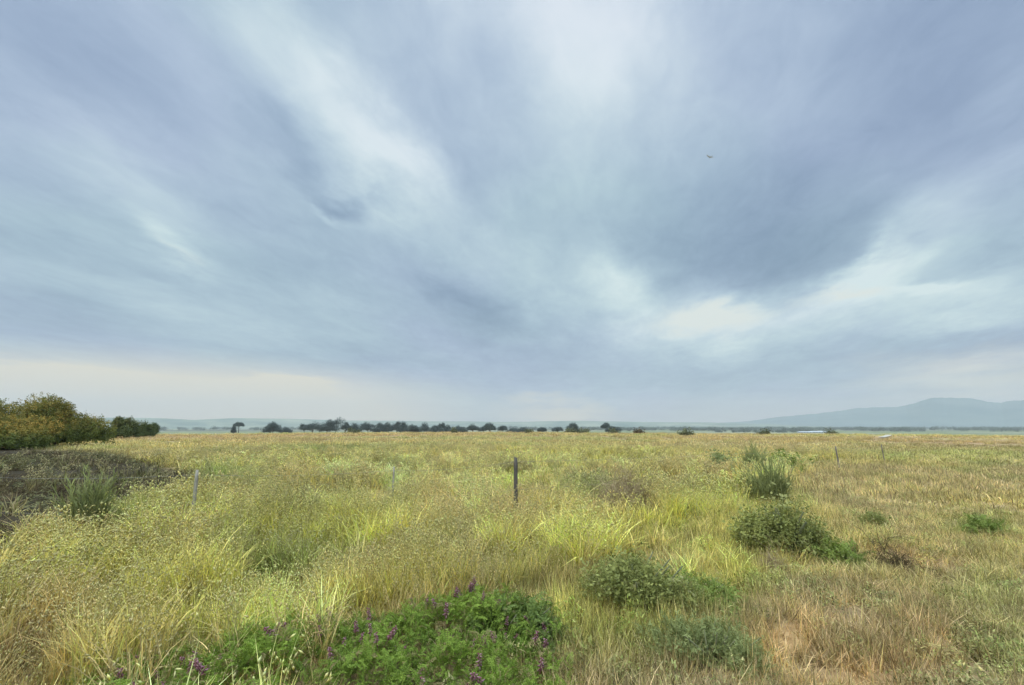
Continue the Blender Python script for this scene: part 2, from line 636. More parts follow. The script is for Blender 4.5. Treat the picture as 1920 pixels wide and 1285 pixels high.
def field(x, y):
    """returns grass colour, height factor, tall-grass density for ground points"""
    z = ground_z(x, y)
    px, py = to_px(x, y, z)
    py = np.where(y < 0.5, 2000, py)
    d = np.hypot(x, y)
    n1 = fbm(x / 2.6, y / 4.0, 1)
    n2 = fbm(x / 0.9, y / 1.1, 2)
    n3 = fbm(x / 14, y / 22, 3)
    g = sstep(0.35, 0.68, 0.55 * n1 + 0.45 * n2)
    col = STRAW[None] * (1 - g)[:, None] + YGREEN[None] * g[:, None]

    def blend(col, c, w):
        w = np.clip(w, 0, 1)[:, None]
        return col * (1 - w) + c[None] * w
    n4 = fbm(x / 1.7 + 40, y / 2.0, 4)
    col = blend(col, GREEN, 0.8 * sstep(0.56, 0.75, n4))
    col = blend(col, RUST, 0.75 * sstep(0.58, 0.78, fbm(x / 1.5, y / 1.9 + 90, 6)))
    tone = 0.62 + 0.75 * sstep(0.25, 0.75, fbm(x / 0.8 + 5, y / 1.0, 33))
    col = col * tone[:, None]
    # long view of the field: straw and dull brown bands
    far = sstep(14, 45, d)
    band = fbm(x / 30, y / 9, 12)
    fc = STRAW[None] * 0.74 + (TAN * 0.78 - STRAW * 0.74)[None] * sstep(0.4, 0.65, band)[:, None]
    fc = blend(fc, GREEN * 1.25, 0.65 * sstep(0.50, 0.72, fbm(x / 12, y / 9, 14)))
    fc = blend(fc, RUST, 0.85 * sstep(40, 80, d) * sstep(0.3, 0.6, fbm(x / 40, y / 9, 15)))
    col = col * (1 - far)[:, None] + fc * far[:, None]
    # placed patches (photo pixel, radii, colour, weight)
    for cx, cy, rx, ry, an, c, w in (
            (690, 1020, 130, 28, 0, YGREEN, .9), (400, 1120, 100, 36, 10, YGREEN, .8), (560, 1090, 60, 30, 0, GREEN, .6),
            (830, 1105, 170, 28, 18, YGREEN * 1.2, .9), (1120, 1035, 190, 24, 19, YGREEN * 1.15, .95),
            (1330, 970, 130, 22, 18, YGREEN * 1.15, .95), (90, 1210, 130, 60, 10, RUST, .8), (30, 1260, 70, 40, 0, RUST * 0.8, .7),
            (400, 1200, 150, 45, 8, YGREEN * 1.1, .9), (220, 985, 90, 30, 0, GREEN * 1.3, .6), (260, 1150, 80, 60, 30, YGREEN, .7),
            (700, 1085, 110, 25, 0, RUST * 1.1, .6), (840, 1065, 90, 30, 0, TAN * 0.9, .7), (980, 1000, 110, 30, 0, STRAW * 0.9, .5),
            (420, 905, 90, 26, 0, GREEN * 1.1, .8), (150, 1080, 80, 24, 20, GREEN * 0.9, .5), (470, 960, 150, 30, 0, STRAW * 1.05, .5),
            (1100, 1000, 90, 30, 0, RUST * 1.1, .45), (1150, 860, 200, 16, 0, YGREEN, .5), (1000, 890, 300, 20, 0, GREEN * 1.4, .25),
            (620, 845, 100, 6, 0, GREEN * .8, .8), (400, 852, 40, 5, 0, GREEN * .8, .8), (820, 840, 150, 5, 0, RUST, .5),
            (1500, 900, 180, 14, -5, STRAW * 1.15, .8), (1640, 950, 100, 30, -10, TAN * 1.15, .8), (1420, 1020, 80, 30, 0, GREEN * 1.2, .6)):
        col = blend(col, c, w * ell(px, py, cx, cy, rx, ry, an))
    rs = right_side(px, py)
    rc = TAN[None] * 0.95 + (STRAW * 0.88 - TAN * 0.95)[None] * sstep(0.35, 0.65, n1)[:, None]
    rc = blend(rc, GREEN * 1.3, 0.55 * sstep(0.56, 0.74, 0.6 * n4 + 0.4 * n3))
    rc = blend(rc, RUST * 1.1, 0.4 * sstep(0.55, 0.75, fbm(x / 1.2, y / 1.4 + 17, 16)))
    for cx, cy, rx, ry, an, c, w in (
            (1480, 1205, 70, 34, 20, DRYO, .9), (1690, 1050, 90, 20, -10, DRYO, .6), (1640, 1265, 160, 40, 0, DRYO * .9, .6),
            (1640, 940, 110, 26, -15, TAN * 1.1, .8), (1850, 990, 70, 14, -5, GREEN, .9), (1600, 1055, 90, 24, -15, GREEN, .7),
            (1780, 900, 180, 30, 0, TAN * .9, .4), (1850, 1110, 90, 60, 0, GREEN * 1.4, .5), (1900, 1230, 60, 60, 0, GREEN * 1.2, .6),
            (1340, 1110, 150, 45, 20, YGREEN * 1.1, .95), (1150, 1205, 190, 60, 0, YGREEN * .9, .75), (1390, 1010, 120, 45, 20, YGREEN * 1.1, .8), (1130, 1240, 80, 40, 0, GREEN * 1.4, .5), (1075, 1160, 90, 70, 0, YGREEN * 1.05, .85), (1190, 1255, 90, 30, 0, STRAW * .9, .6), (1830, 850, 220, 18, 0, GREEN * 1.7, .3),
            (1700, 1180, 200, 70, -20, RUST * 1.3, .35), (1560, 1130, 120, 40, 0, TAN, .5), (1800, 1060, 120, 40, 0, RUST * 1.2, .3), (1030, 1260, 120, 40, 0, RUST, .5)):
        rc = blend(rc, c, w * ell(px, py, cx, cy, rx, ry, an))
    rc = rc * (0.78 + 0.5 * sstep(0.25, 0.75, fbm(x / 0.35, y / 0.45, 37)))[:, None]
    nearf = 1 - sstep(25, 60, d)
    w = (rs * nearf)[:, None]
    col = col * (1 - w) + rc * w
    sc = scrub_mask(px, py, x, y)
    col = blend(col, GREY * 1.6, 0.85 * sc)
    # the plain below the crest
    pl = sstep(150, 400, d)
    pc = np.array([0.20, 0.22, 0.10])[None] + (np.array([0.32, 0.30, 0.19]) - np.array([0.20, 0.22, 0.10]))[None] * sstep(0.45, 0.6, fbm(x / 500, y / 260, 21))[:, None]
    pc = blend(pc, np.array([0.07, 0.09, 0.05]), 0.8 * sstep(0.45, 0.6, fbm(x / 700 + 9, y / 420, 23)) * sstep(800, 1500, d))
    col = col * (1 - pl)[:, None] + pc * pl[:, None]
    hgt = 0.50 * (0.45 + 0.5 * n1 + 0.65 * fbm(x / 0.8 + 3, y / 0.9, 35)) * (1 - rs) + (0.13 + 0.16 * n2 + 0.12 * ell(px, py, 1500, 900, 260, 40) + .12 * ell(px, py, 1180, 1180, 260, 90) + .14 * ell(px, py, 1370, 1020, 180, 110)) * rs
    hgt = hgt * (1 - 0.45 * sstep(15, 60, d) * (1 - rs))
    return col, hgt, rs, sc, px, py


# ------------------------------------------------------------------ ground sheet
def build_ground():
    ang_f = np.radians(np.arange(-64, 64.01, 0.22))
    ang_b = np.radians(np.arange(64.5, 295.6, 3.5))
    ang = np.concatenate([ang_f, ang_b])
    rad = np.concatenate([np.array([0.0]), np.geomspace(0.8, 26000, 330)])
    A, R = np.meshgrid(ang, rad)
    X, Y = R * np.sin(A), R * np.cos(A)
    col, h, rs, sc, px, py = field(X.ravel(), Y.ravel())
    Z = ground_z(X, Y)
    d = np.hypot(X, Y).ravel()
    near = 1 - sstep(10, 40, d)
    soil = np.array([0.27, 0.19, 0.10])
    col = col * (1 - 0.55 * near)[:, None] + soil[None] * (0.55 * near)[:, None]
    sandy = (ell(px, py, 1485, 1200, 75, 30, 20) + .8 * ell(px, py, 1680, 1050, 70, 14) + .6 * ell(px, py, 1640, 1275, 120, 20))
    w = np.clip(sandy, 0, 1)[:, None]
    col = col * (1 - w) + np.array([0.60, 0.37, 0.16])[None] * w
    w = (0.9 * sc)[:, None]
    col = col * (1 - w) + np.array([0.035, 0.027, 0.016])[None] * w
    na, nr = len(ang), len(rad)
    i, j = np.meshgrid(np.arange(nr - 1), np.arange(na), indexing='ij')
    j2 = (j + 1) % na
    Fc = np.stack([i * na + j, (i + 1) * na + j, (i + 1) * na + j2, i * na + j2], -1).reshape(-1, 4)
    V = np.stack([X, Y, Z], -1).reshape(-1, 3)
    Fc = Fc[:, ::-1]
    o = mesh_obj('ground', V, Fc, M_GROUND, gcol=col * 0.95, smooth=True)
    tag(o, kind='structure')


build_ground()


# ------------------------------------------------------------------ distant hills
def hills_material(name, a, b):
    return bark_material(name, a, b, scale=0.004, stretch=1.0, bump=0.0)


def ridge(name, prof, dist, depth, mat, seed, rough=0.12):
    """hill range whose skyline follows (px, py) points at the given distance; a real heightfield with two slopes"""
    pxs = np.linspace(prof[0][0], prof[-1][0], 420)
    tops = np.interp(pxs, [p[0] for p in prof], [p[1] for p in prof])
    k = np.linspace(-1, 1, 33)
    V = np.zeros((len(k), len(pxs), 3))
    for i, px in enumerate(pxs):
        d0 = ray(px, HOR)
        a = np.array([d0[0], d0[1]]) / math.hypot(d0[0], d0[1])
        top = at_depth(px, tops[i], dist * a[1])
        H = top[2] + 14
        rr = dist + k * depth
        x, y = a[0] * rr, a[1] * rr
        prof_h = np.cos(k * math.pi / 2) ** 1.25
        gull = 1 + (fbm(x / 420, y / 420, seed, 4) - 0.55) * rough * 6 * (1 - prof_h ** 3) + (fbm(np.full_like(x, px / 26.0), k * 0 + 3, seed + 3, 3) - 0.5) * rough
        V[:, i, 0], V[:, i, 1] = x, y
        V[:, i, 2] = -16 + np.maximum(H * prof_h * gull, -2)
    na = len(pxs)
    i, j = np.meshgrid(np.arange(len(k) - 1), np.arange(na - 1), indexing='ij')
    Fc = np.stack([i * na + j, i * na + j + 1, (i + 1) * na + j + 1, (i + 1) * na + j], -1).reshape(-1, 4)
    o = mesh_obj(name, V.reshape(-1, 3), Fc, mat, smooth=True)
    tag(o, kind='structure')


M_HILL = hills_material('hill_heath', (0.13, 0.18, 0.17), (0.19, 0.23, 0.20))
M_HILL2 = hills_material('hill_fields', (0.06, 0.12, 0.10), (0.32, 0.33, 0.22))
ridge('mountain_range', [(1180, 800), (1300, 796), (1400, 790), (1480, 780), (1560, 773), (1620, 766), (1680, 763), (1720, 757), (1755, 749),
                         (1790, 746), (1830, 748), (1860, 753), (1885, 756), (1910, 752), (1980, 745), (2100, 752), (2300, 742), (2600, 770)],
      5200, 1500, M_HILL, 41, 0.14)
ridge('hills', [(-700, 792), (-300, 784), (0, 786), (200, 783), (300, 784), (360, 787), (440, 784), (520, 785), (640, 788), (740, 789),
                (860, 790), (960, 791), (1080, 789), (1200, 791), (1330, 792), (1500, 796), (1700, 799)],
      4300, 900, M_HILL2, 47, 0.05)

# ------------------------------------------------------------------ grass clumps
def blade(geo, base, yaw, lean, L, w, rand, typ, segs=3, curve=1.0):
    dirh = np.array([math.cos(yaw), math.sin(yaw), 0])
    side = np.array([-math.sin(yaw), math.cos(yaw), 0])
    pts = []
    a = lean
    p = np.array(base, float)
    for s in range(segs + 1):
        pts.append(p.copy())
        p = p + (L / segs) * (dirh * math.sin(a) + np.array([0, 0, math.cos(a)]))
        a += curve * 0.9 / segs
    V, B = [], []
    for s, p in enumerate(pts):
        t = s / segs
        ww = w * (1 - t ** 1.6) * 0.5
        if s == segs:
            V.append(p); B.append((rand, 1, typ))
        else:
            V += [p - side * ww, p + side * ww]
            B += [(rand, t, typ)] * 2
    Fc = []
    for s in range(segs - 1):
        q = 2 * s
        Fc += [(q, q + 1, q + 3), (q, q + 3, q + 2)]
    q = 2 * (segs - 1)
    Fc.append((q, q + 1, q + 2))
    geo.add(V, Fc, np.array(B))
    return pts


def spikelet(geo, p, d, L, w, rand):
    d = d / np.linalg.norm(d)
    s = np.cross(d, [random.uniform(-1, 1), random.uniform(-1, 1), 0.2])
    s /= np.linalg.norm(s) + 1e-9
    n = np.cross(d, s)
    V = [p, p + d * L * .4 + s * w / 2, p + d * L * .4 - s * w / 2, p + d * L, p + d * L * .4 + n * w * .4]
    geo.add(V, [(0, 1, 4), (0, 4, 2), (1, 3, 4), (4, 3, 2), (0, 2, 1), (1, 2, 3)], (rand, 1, 1))


def oat_clump(seed, nb, ns, R, wmul, heads=True, spread=0.35, head_n=9, hl=1.0):
    random.seed(seed)
    g = Geo()
    for _ in range(nb):
        a, r = random.uniform(0, 6.283), R * math.sqrt(random.random())
        blade(g, (r * math.cos(a), r * math.sin(a), -0.02), random.uniform(0, 6.283), abs(random.gauss(0, spread)), random.uniform(0.45, 0.95),
              0.0065 * wmul * random.uniform(.7, 1.4), random.random(), 0.0, 3, random.uniform(0.3, 1.6))
    for _ in range(ns):
        a, r = random.uniform(0, 6.283), R * math.sqrt(random.random())
        yaw = random.uniform(0, 6.283)
        rd = random.random()
        pts = blade(g, (r * math.cos(a), r * math.sin(a), -0.02), yaw, abs(random.gauss(0, .12)), random.uniform(0.9, 1.25), 0.0035 * wmul, rd, 0.45, 4, random.uniform(0.3, 1.0))
        if heads:
            for q in range(head_n):
                t = random.uniform(0.62, 1.0)
                i = min(int(t * 4), 3)
                p = pts[i] + (pts[i + 1] - pts[i]) * (t * 4 - i)
                off = np.array([random.gauss(0, .03), random.gauss(0, .03), random.uniform(-.02, .03)])
                spikelet(g, p + off, np.array([random.gauss(0, .35), random.gauss(0, .35), -1.0 + random.random() * 0.7]),
                         hl * random.uniform(.022, .034) * (0.6 + 0.4 * wmul), hl * 0.0075 * wmul ** 0.8, rd * .5 + random.random() * .5)
        else:
            blade(g, pts[3] + np.array([0, 0, 0.0]), yaw, 0.5, 0.18, 0.012 * wmul, rd, 0.9, 2, 0.8)
    return g.get()


def short_clump(seed, nb, R, wmul):
    random.seed(seed)
    g = Geo()
    for _ in range(nb):
        a, r = random.uniform(0, 6.283), R * math.sqrt(random.random())
        blade(g, (r * math.cos(a), r * math.sin(a), -0.02), random.uniform(0, 6.283), random.uniform(0.1, 1.2), random.uniform(0.35, 1.0),
              0.011 * wmul * random.uniform(.6, 1.4), random.random(), 0.0 if random.random() < .75 else random.uniform(.3, .8), 3, random.uniform(-0.6, 1.2))
    return g.get()


def weed_clump(seed, n, R, leaf):
    """leafy low weed"""
    random.seed(seed)
    g = Geo()
    for _ in range(n):
        a, r = random.uniform(0, 6.283), R * math.sqrt(random.random())
        z = random.uniform(0, 0.9) ** 1.0
        blade(g, (r * math.cos(a), r * math.sin(a), z * (1 - r / R * .6)), random.uniform(0, 6.283), random.uniform(0.4, 1.5), leaf * random.uniform(.6, 1.3),
              leaf * .32, random.random(), 0.0, 2, 0.8)
    return g.get()


def twig_tmpl(seed, n=7, thick=0.012, levels=2, L=1.0, spread=0.7):
    random.seed(seed)
    g = Geo()

    def grow(p, d, L, r, lev):
        q = p.copy()
        pts, rr = [q.copy()], [r]
        for s in range(3):
            d = d + np.array([random.gauss(0, .22), random.gauss(0, .22), random.gauss(0, .16)])
            d /= np.linalg.norm(d)
            q = q + d * L / 3
            pts.append(q.copy()); rr.append(r * (1 - .28 * (s + 1)))
        g.tube(pts, rr, 3, (random.random(), 0.5, 0))
        if lev > 0:
            for _ in range(3):
                i = random.choice([1, 2, 3])
                e = d + np.array([random.gauss(0, spread), random.gauss(0, spread), random.gauss(0.1, spread * .6)])
                grow(pts[i], e / np.linalg.norm(e), L * .62, r * .6, lev - 1)
    for _ in range(n):
        a = random.uniform(0, 6.283)
        e = np.array([math.cos(a) * spread, math.sin(a) * spread, random.uniform(0.35, 1.2)])
        grow(np.array([math.cos(a) * .05, math.sin(a) * .05, -0.03]), e / np.linalg.norm(e), L * .5 * random.uniform(.7, 1.2), thick, levels)
    return g.get()


def proto_collection(name, tmpls, mats):
    c = bpy.data.collections.new(name)
    for i, (V, Fc, B) in enumerate(tmpls):
        o = mesh_obj('%s.%03d' % (name, i + 1), V, Fc, mats[i] if isinstance(mats, list) else mats, bv=B, link=False)
        c.objects.link(o)
    return c


def scatter(name, coll, P, idx, rot, scl, col, label, cat):
    me = bpy.data.meshes.new(name)
    me.vertices.add(len(P))
    me.vertices.foreach_set('co', np.asarray(P, np.float32).ravel())
    a = me.attributes.new('idx', 'INT', 'POINT'); a.data.foreach_set('value', np.asarray(idx, np.int32))
    a = me.attributes.new('rot', 'FLOAT_VECTOR', 'POINT'); a.data.foreach_set('vector', np.asarray(rot, np.float32).ravel())
    a = me.attributes.new('scl', 'FLOAT_VECTOR', 'POINT'); a.data.foreach_set('vector', np.asarray(scl, np.float32).ravel())
    c4 = np.ones((len(P), 4), np.float32); c4[:, :3] = col
    a = me.attributes.new('gcol', 'FLOAT_COLOR', 'POINT'); a.data.foreach_set('color', c4.ravel())
    o = bpy.data.objects.new(name, me)
    COL.objects.link(o)
    ng = bpy.data.node_groups.new(name + '_scatter', 'GeometryNodeTree')
    ng.interface.new_socket('Geometry', in_out='INPUT', socket_type='NodeSocketGeometry')
    ng.interface.new_socket('Geometry', in_out='OUTPUT', socket_type='NodeSocketGeometry')
    gi, go = ng.nodes.new('NodeGroupInput'), ng.nodes.new('NodeGroupOutput')
    m2p = ng.nodes.new('GeometryNodeMeshToPoints')
    ip = ng.nodes.new('GeometryNodeInstanceOnPoints')
    ci = ng.nodes.new('GeometryNodeCollectionInfo')
    ci.inputs['Collection'].default_value = coll
    ci.inputs['Separate Children'].default_value = True
    ci.inputs['Reset Children'].default_value = True

    def attr(n, t):
        k = ng.nodes.new('GeometryNodeInputNamedAttribute')
        k.data_type = t
        k.inputs['Name'].default_value = n
        return k.outputs['Attribute']
    e2r = ng.nodes.new('FunctionNodeEulerToRotation')
    ng.links.new(attr('rot', 'FLOAT_VECTOR'), e2r.inputs[0])
    ng.links.new(gi.outputs[0], m2p.inputs[0])
    ng.links.new(m2p.outputs[0], ip.inputs['Points'])
    ng.links.new(ci.outputs[0], ip.inputs['Instance'])
    ip.inputs['Pick Instance'].default_value = True
    ng.links.new(attr('idx', 'INT'), ip.inputs['Instance Index'])
    ng.links.new(e2r.outputs[0], ip.inputs['Rotation'])
    ng.links.new(attr('scl', 'FLOAT_VECTOR'), ip.inputs['Scale'])
    ng.links.new(ip.outputs[0], go.inputs[0])
    md = o.modifiers.new('scatter', 'NODES')
    md.node_group = ng
    tag(o, label, cat, kind='stuff')
    return o


def ring_points(r0, r1, dens, a0=-62, a1=62, seed=0):
    g = np.random.default_rng(seed)
    area = 0.5 * (r1 * r1 - r0 * r0) * math.radians(a1 - a0)
    n = int(area * dens)
    r = np.sqrt(g.uniform(r0 * r0, r1 * r1, n))
    a = np.radians(g.uniform(a0, a1, n))
    return r * np.sin(a), r * np.cos(a), g


# bare or leafy places where grass must not grow through the bushes (filled in by the plant list)
PLANTS = []


def plant_clear(x, y):
    m = np.ones(len(x))
    for cx, cy, rx, ry, kf in PLANTS:
        q = ((x - cx) / rx) ** 2 + ((y - cy) / ry) ** 2
        m *= np.where(q < 1, kf, 1.0)
    return m


def build_grass():
    near = [oat_clump(i, 15, 0, 0.11, 2.4, spread=.28) if i < 3 else oat_clump(i, 13, 2 + i % 3, 0.10, 2.3, head_n=7, hl=1.3, spread=.25) for i in range(8)]
    mid = [oat_clump(20 + i, 20, 0, 0.26, 5.0) if i < 2 else oat_clump(20 + i, 16, 3 + i % 3, 0.24, 4.6, head_n=8, hl=1.5) for i in range(6)]
    farc = [oat_clump(40 + i, 34, 7, 1.1, 12.0, heads=False, spread=.5) for i in range(5)]
    coll = proto_collection('grass_clump', near + mid + farc, M_GRASS)
    P, I, Rt, S, C = [], [], [], [], []
    for r0, r1, dens, base, cnt, ws in ((2.45, 6, 210, 0, 8, 1), (6, 11, 130, 0, 8, 1.35), (11, 20, 40, 8, 6, 1), (20, 38, 15, 8, 6, 1.6),
                                        (38, 75, 3.2, 14, 5, 1.0), (75, 135, 1.1, 14, 5, 1.5)):
        x, y, g = ring_points(r0, r1, dens, seed=int(r0 * 10))
        col, h, rs, sc, px, py = field(x, y)
        cs_ = .30 if r1 < 12 else (.55 if r1 < 40 else 1.6)
        clump = fbm(x / cs_, y / cs_, 51, 2)
        keep = g.random(len(x)) < np.clip((1 - rs * 0.93 * (1 - sstep(30, 60, np.hypot(x, y)))) * (1 - 0.95 * sc) * sstep(.22, .68, clump), 0, 1) * plant_clear(x, y)
        # the stretch of ground in front of the far-left bushes and scrub
        x, y, col, h = x[keep], y[keep], col[keep], h[keep]
        n = len(x)
        z = ground_z(x, y)
        P.append(np.stack([x, y, z], -1))
        hd = fbm(x / 1.1 + 60, y / 1.3, 41) + g.normal(0, .12, n)
        nofr = 3 if base == 0 else 2
        I.append(base + (g.integers(0, cnt, n) if base == 14 else np.where(hd < .44, g.integers(0, nofr, n), g.integers(nofr, cnt, n))))
        tiltx, tilty = g.normal(-0.02, .13, n), g.normal(0.10, .13, n)
        Rt.append(np.stack([tiltx, tilty, g.uniform(-.6, .6, n) if base == 99 else g.uniform(0, 6.283, n)], -1))
        clump = clump[keep]
        hh = np.maximum(h, .12) * g.uniform(.75, 1.15, n) * (.55 + .75 * sstep(.3, .75, clump))
        wd = hh * (0.95 + 0.3 * g.random(n)) * ws
        S.append(np.stack([wd, wd, hh], -1))
        C.append(np.clip(col * g.uniform(.8, 1.2, n)[:, None] * (.60 + .80 * sstep(.3, .8, clump))[:, None] * 1.1, 0, .85))
    scatter('tall_grass', coll, np.concatenate(P), np.concatenate(I), np.concatenate(Rt), np.concatenate(S), np.concatenate(C),
            'tall golden and yellow green wild grass with drooping seed heads filling the field', 'grass')

    sh = [short_clump(60 + i, 26, 0.45, 2.4) for i in range(6)]
    shm = [short_clump(70 + i, 36, 1.1, 7.0) for i in range(5)]
    wd_ = [weed_clump(80 + i, 120, .5, .15) for i in range(4)]
    coll2 = proto_collection('short_grass_clump', sh + shm + wd_, M_GRASS)
    P, I, Rt, S, C = [], [], [], [], []
    for r0, r1, dens, base, cnt, ws in ((1.3, 7, 230, 0, 6, 1.0), (7, 14, 110, 0, 6, 1.3), (14, 30, 24, 6, 5, 1.0), (30, 60, 7, 6, 5, 1.7)):
        x, y, g = ring_points(r0, r1, dens, seed=900 + int(r0 * 10))
        col, h, rs, sc, px, py = field(x, y)
        clump = fbm(x / .3, y / .3, 53, 2)
        bare = np.clip(1.1 * ell(px, py, 1485, 1200, 62, 28, 20) + .95 * ell(px, py, 1685, 1050, 80, 16) + .7 * ell(px, py, 1640, 1275, 110, 16) + .7 * sstep(.62, .75, fbm(x / .6, y / .6, 91)) * rs, 0, .93)
        keep = g.random(len(x)) < (0.3 + 0.7 * rs) * (1 - 0.92 * sc) * (1 - bare) * np.clip(0.25 + 1.5 * clump, 0, 1) * plant_clear(x, y)
        x, y, col, rs, h = x[keep], y[keep], col[keep], rs[keep], h[keep]
        n = len(x)
        z = ground_z(x, y)
        P.append(np.stack([x, y, z], -1))
        wk = g.random(n) < .05 + .13 * (fbm(x / .9, y / .9, 57) > .64)
        I.append(np.where(wk, 11 + g.integers(0, 4, n), base + g.integers(0, cnt, n)))
        col = np.where(wk[:, None], col * np.array([.72, .88, .75]), col)
        Rt.append(np.stack([g.normal(0, .15, n), g.normal(0.05, .15, n), g.uniform(0, 6.283, n)], -1))
        hh = np.where(rs > .5, np.maximum(h, .1), .25) * g.uniform(.5, 1.25, n)
        wd = (0.16 + 0.12 * g.random(n)) * ws
        S.append(np.stack([wd, wd, hh], -1))
        C.append(col * g.uniform(.72, 1.22, n)[:, None])
    scatter('short_grass', coll2, np.concatenate(P), np.concatenate(I), np.concatenate(Rt), np.concatenate(S), np.concatenate(C),
            'short trampled brown and green grass covering the ground right of the bushes', 'grass')


# ------------------------------------------------------------------ plants
def pinnate(seed, n=9, L=1.0, leaf=0.16, w=0.05, curl=0.9):
    random.seed(seed)
    g = Geo()
    p, a = np.array([0., 0, 0]), random.uniform(0, .3)
    pts = [p.copy()]
    for s in range(n):
        a += curl / n * random.uniform(.5, 1.5)
        p = p + (L / n) * np.array([math.sin(a), random.gauss(0, .08), math.cos(a)])
        pts.append(p.copy())
        for sd in (-1, 1):
            d = np.array([math.sin(a) * .5 + random.gauss(0, .2), sd * 1.0, math.cos(a) * .5 + random.gauss(0, .25)])
            d /= np.linalg.norm(d)
            t = np.cross(d, [0.2, 0, 1]); t /= np.linalg.norm(t)
            lf = leaf * (1 - .5 * s / n)
            r = random.random()
            V = [p, p + d * lf * .5 + t * w / 2, p + d * lf * .5 - t * w / 2, p + d * lf]
            g.add(V, [(0, 1, 2), (1, 3, 2)], (r, .5, 0))
    g.tube(pts, [.008] * len(pts), 3, (0.3, 0, 0))
    return g.get()


def needle_sprig(seed, n=22, L=1.0, leaf=0.16, w=0.018, up=0.7):
    random.seed(seed)
    g = Geo()
    g.tube([(0, 0, 0), (0.03, .02, L * .5), (0.08, 0, L)], [.012, .009, .004], 3, (0.3, 0, 0))
    for k in range(n):
        z = L * (0.12 + .88 * k / n)
        a = random.uniform(0, 6.283)
        d = np.array([math.cos(a), math.sin(a), up + random.gauss(0, .2)]); d /= np.linalg.norm(d)
        t = np.cross(d, [0, 0, 1]); t /= np.linalg.norm(t) + 1e-9
        p = np.array([0.08 * (z / L) ** 2, 0, z])
        V = [p, p + d * leaf * .5 + t * w, p + d * leaf * .5 - t * w, p + d * leaf]
        g.add(V, [(0, 1, 2), (1, 3, 2)], (random.random(), .5, 0))
    return g.get()


def leafy_sprig(seed, n=26, leaf=0.17, w=0.05):
    random.seed(seed)
    g = Geo()
    for k in range(n):
        a = random.uniform(0, 6.283)
        p = np.array([random.gauss(0, .2), random.gauss(0, .2), random.uniform(0, 1)])
        d = np.array([math.cos(a), math.sin(a), random.uniform(-.2, 1.2)]); d /= np.linalg.norm(d)
        t = np.cross(d, [random.gauss(0, .4), random.gauss(0, .4), 1]); t /= np.linalg.norm(t) + 1e-9
        n_ = np.cross(d, t)
        V = [p, p + d * leaf * .5 + t * w + n_ * w * .3, p + d * leaf * .5 - t * w + n_ * w * .3, p + d * leaf]
        g.add(V, [(0, 1, 2), (1, 3, 2)], (random.random(), .5, 0))
    g.tube([(0, 0, -.1), (0, 0, 1)], [.012, .006], 3, (0.2, 0, 0))
    return g.get()


SPRIGS = {
    'vetch': [pinnate(s, 10, 1.0, .22, .075, random.uniform(.6, 1.5)) for s in range(4)],
    'needle': [needle_sprig(s) for s in range(3)],
    'wisp': [needle_sprig(s + 9, 16, 1.0, .15, .010, 1.9) for s in range(4)],
    'leafy': [leafy_sprig(s) for s in range(4)],
    'big': [leafy_sprig(s + 50, 12, .28, .11) for s in range(4)],
    'twig': [twig_tmpl(s, 1, .013, 2, 1.6, .6) for s in range(5)],
}


def lobes(seed, n, flat=0.75, push=.55):
    r = np.random.default_rng(seed)
    c = np.stack([r.uniform(-1, 1, n), r.uniform(-1, 1, n)], -1)
    c = c / np.maximum(1, np.linalg.norm(c, axis=1))[:, None] * push
    rad = r.uniform(.32, .62, n)
    return c, rad


def bush_points(n, seed, nl=9, shell=0.5, low=.12):
    """points inside a lumpy dome (unit footprint, unit height) with outward directions"""
    r = np.random.default_rng(seed)
    c, rad = lobes(seed + 5, nl)
    cr_ = np.linalg.norm(c, axis=1) / .58
    hz = low + (.70 - low) * np.clip(1.15 - cr_ ** 1.6, 0.05, 1) * r.uniform(.45, 1.1, nl)
    rad = rad * r.uniform(.7, 1.1, nl)
    i = r.integers(0, nl, n)
    th, u = r.uniform(0, 6.283, n), r.uniform(-.35, 1, n)
    s = np.sqrt(1 - u * u)
    dirs = np.stack([s * np.cos(th), s * np.sin(th), u], -1)
    q = (shell + (1 - shell) * r.random(n)) * rad[i]
    P = np.stack([c[i, 0], c[i, 1], hz[i] * 0.9], -1) + dirs * q[:, None] * np.array([1, 1, .8])
    ok = P[:, 2] > 0.0
    P, dirs = P[ok], dirs[ok]
    P[:, 2] /= 1.1
    return P, dirs, i[ok]


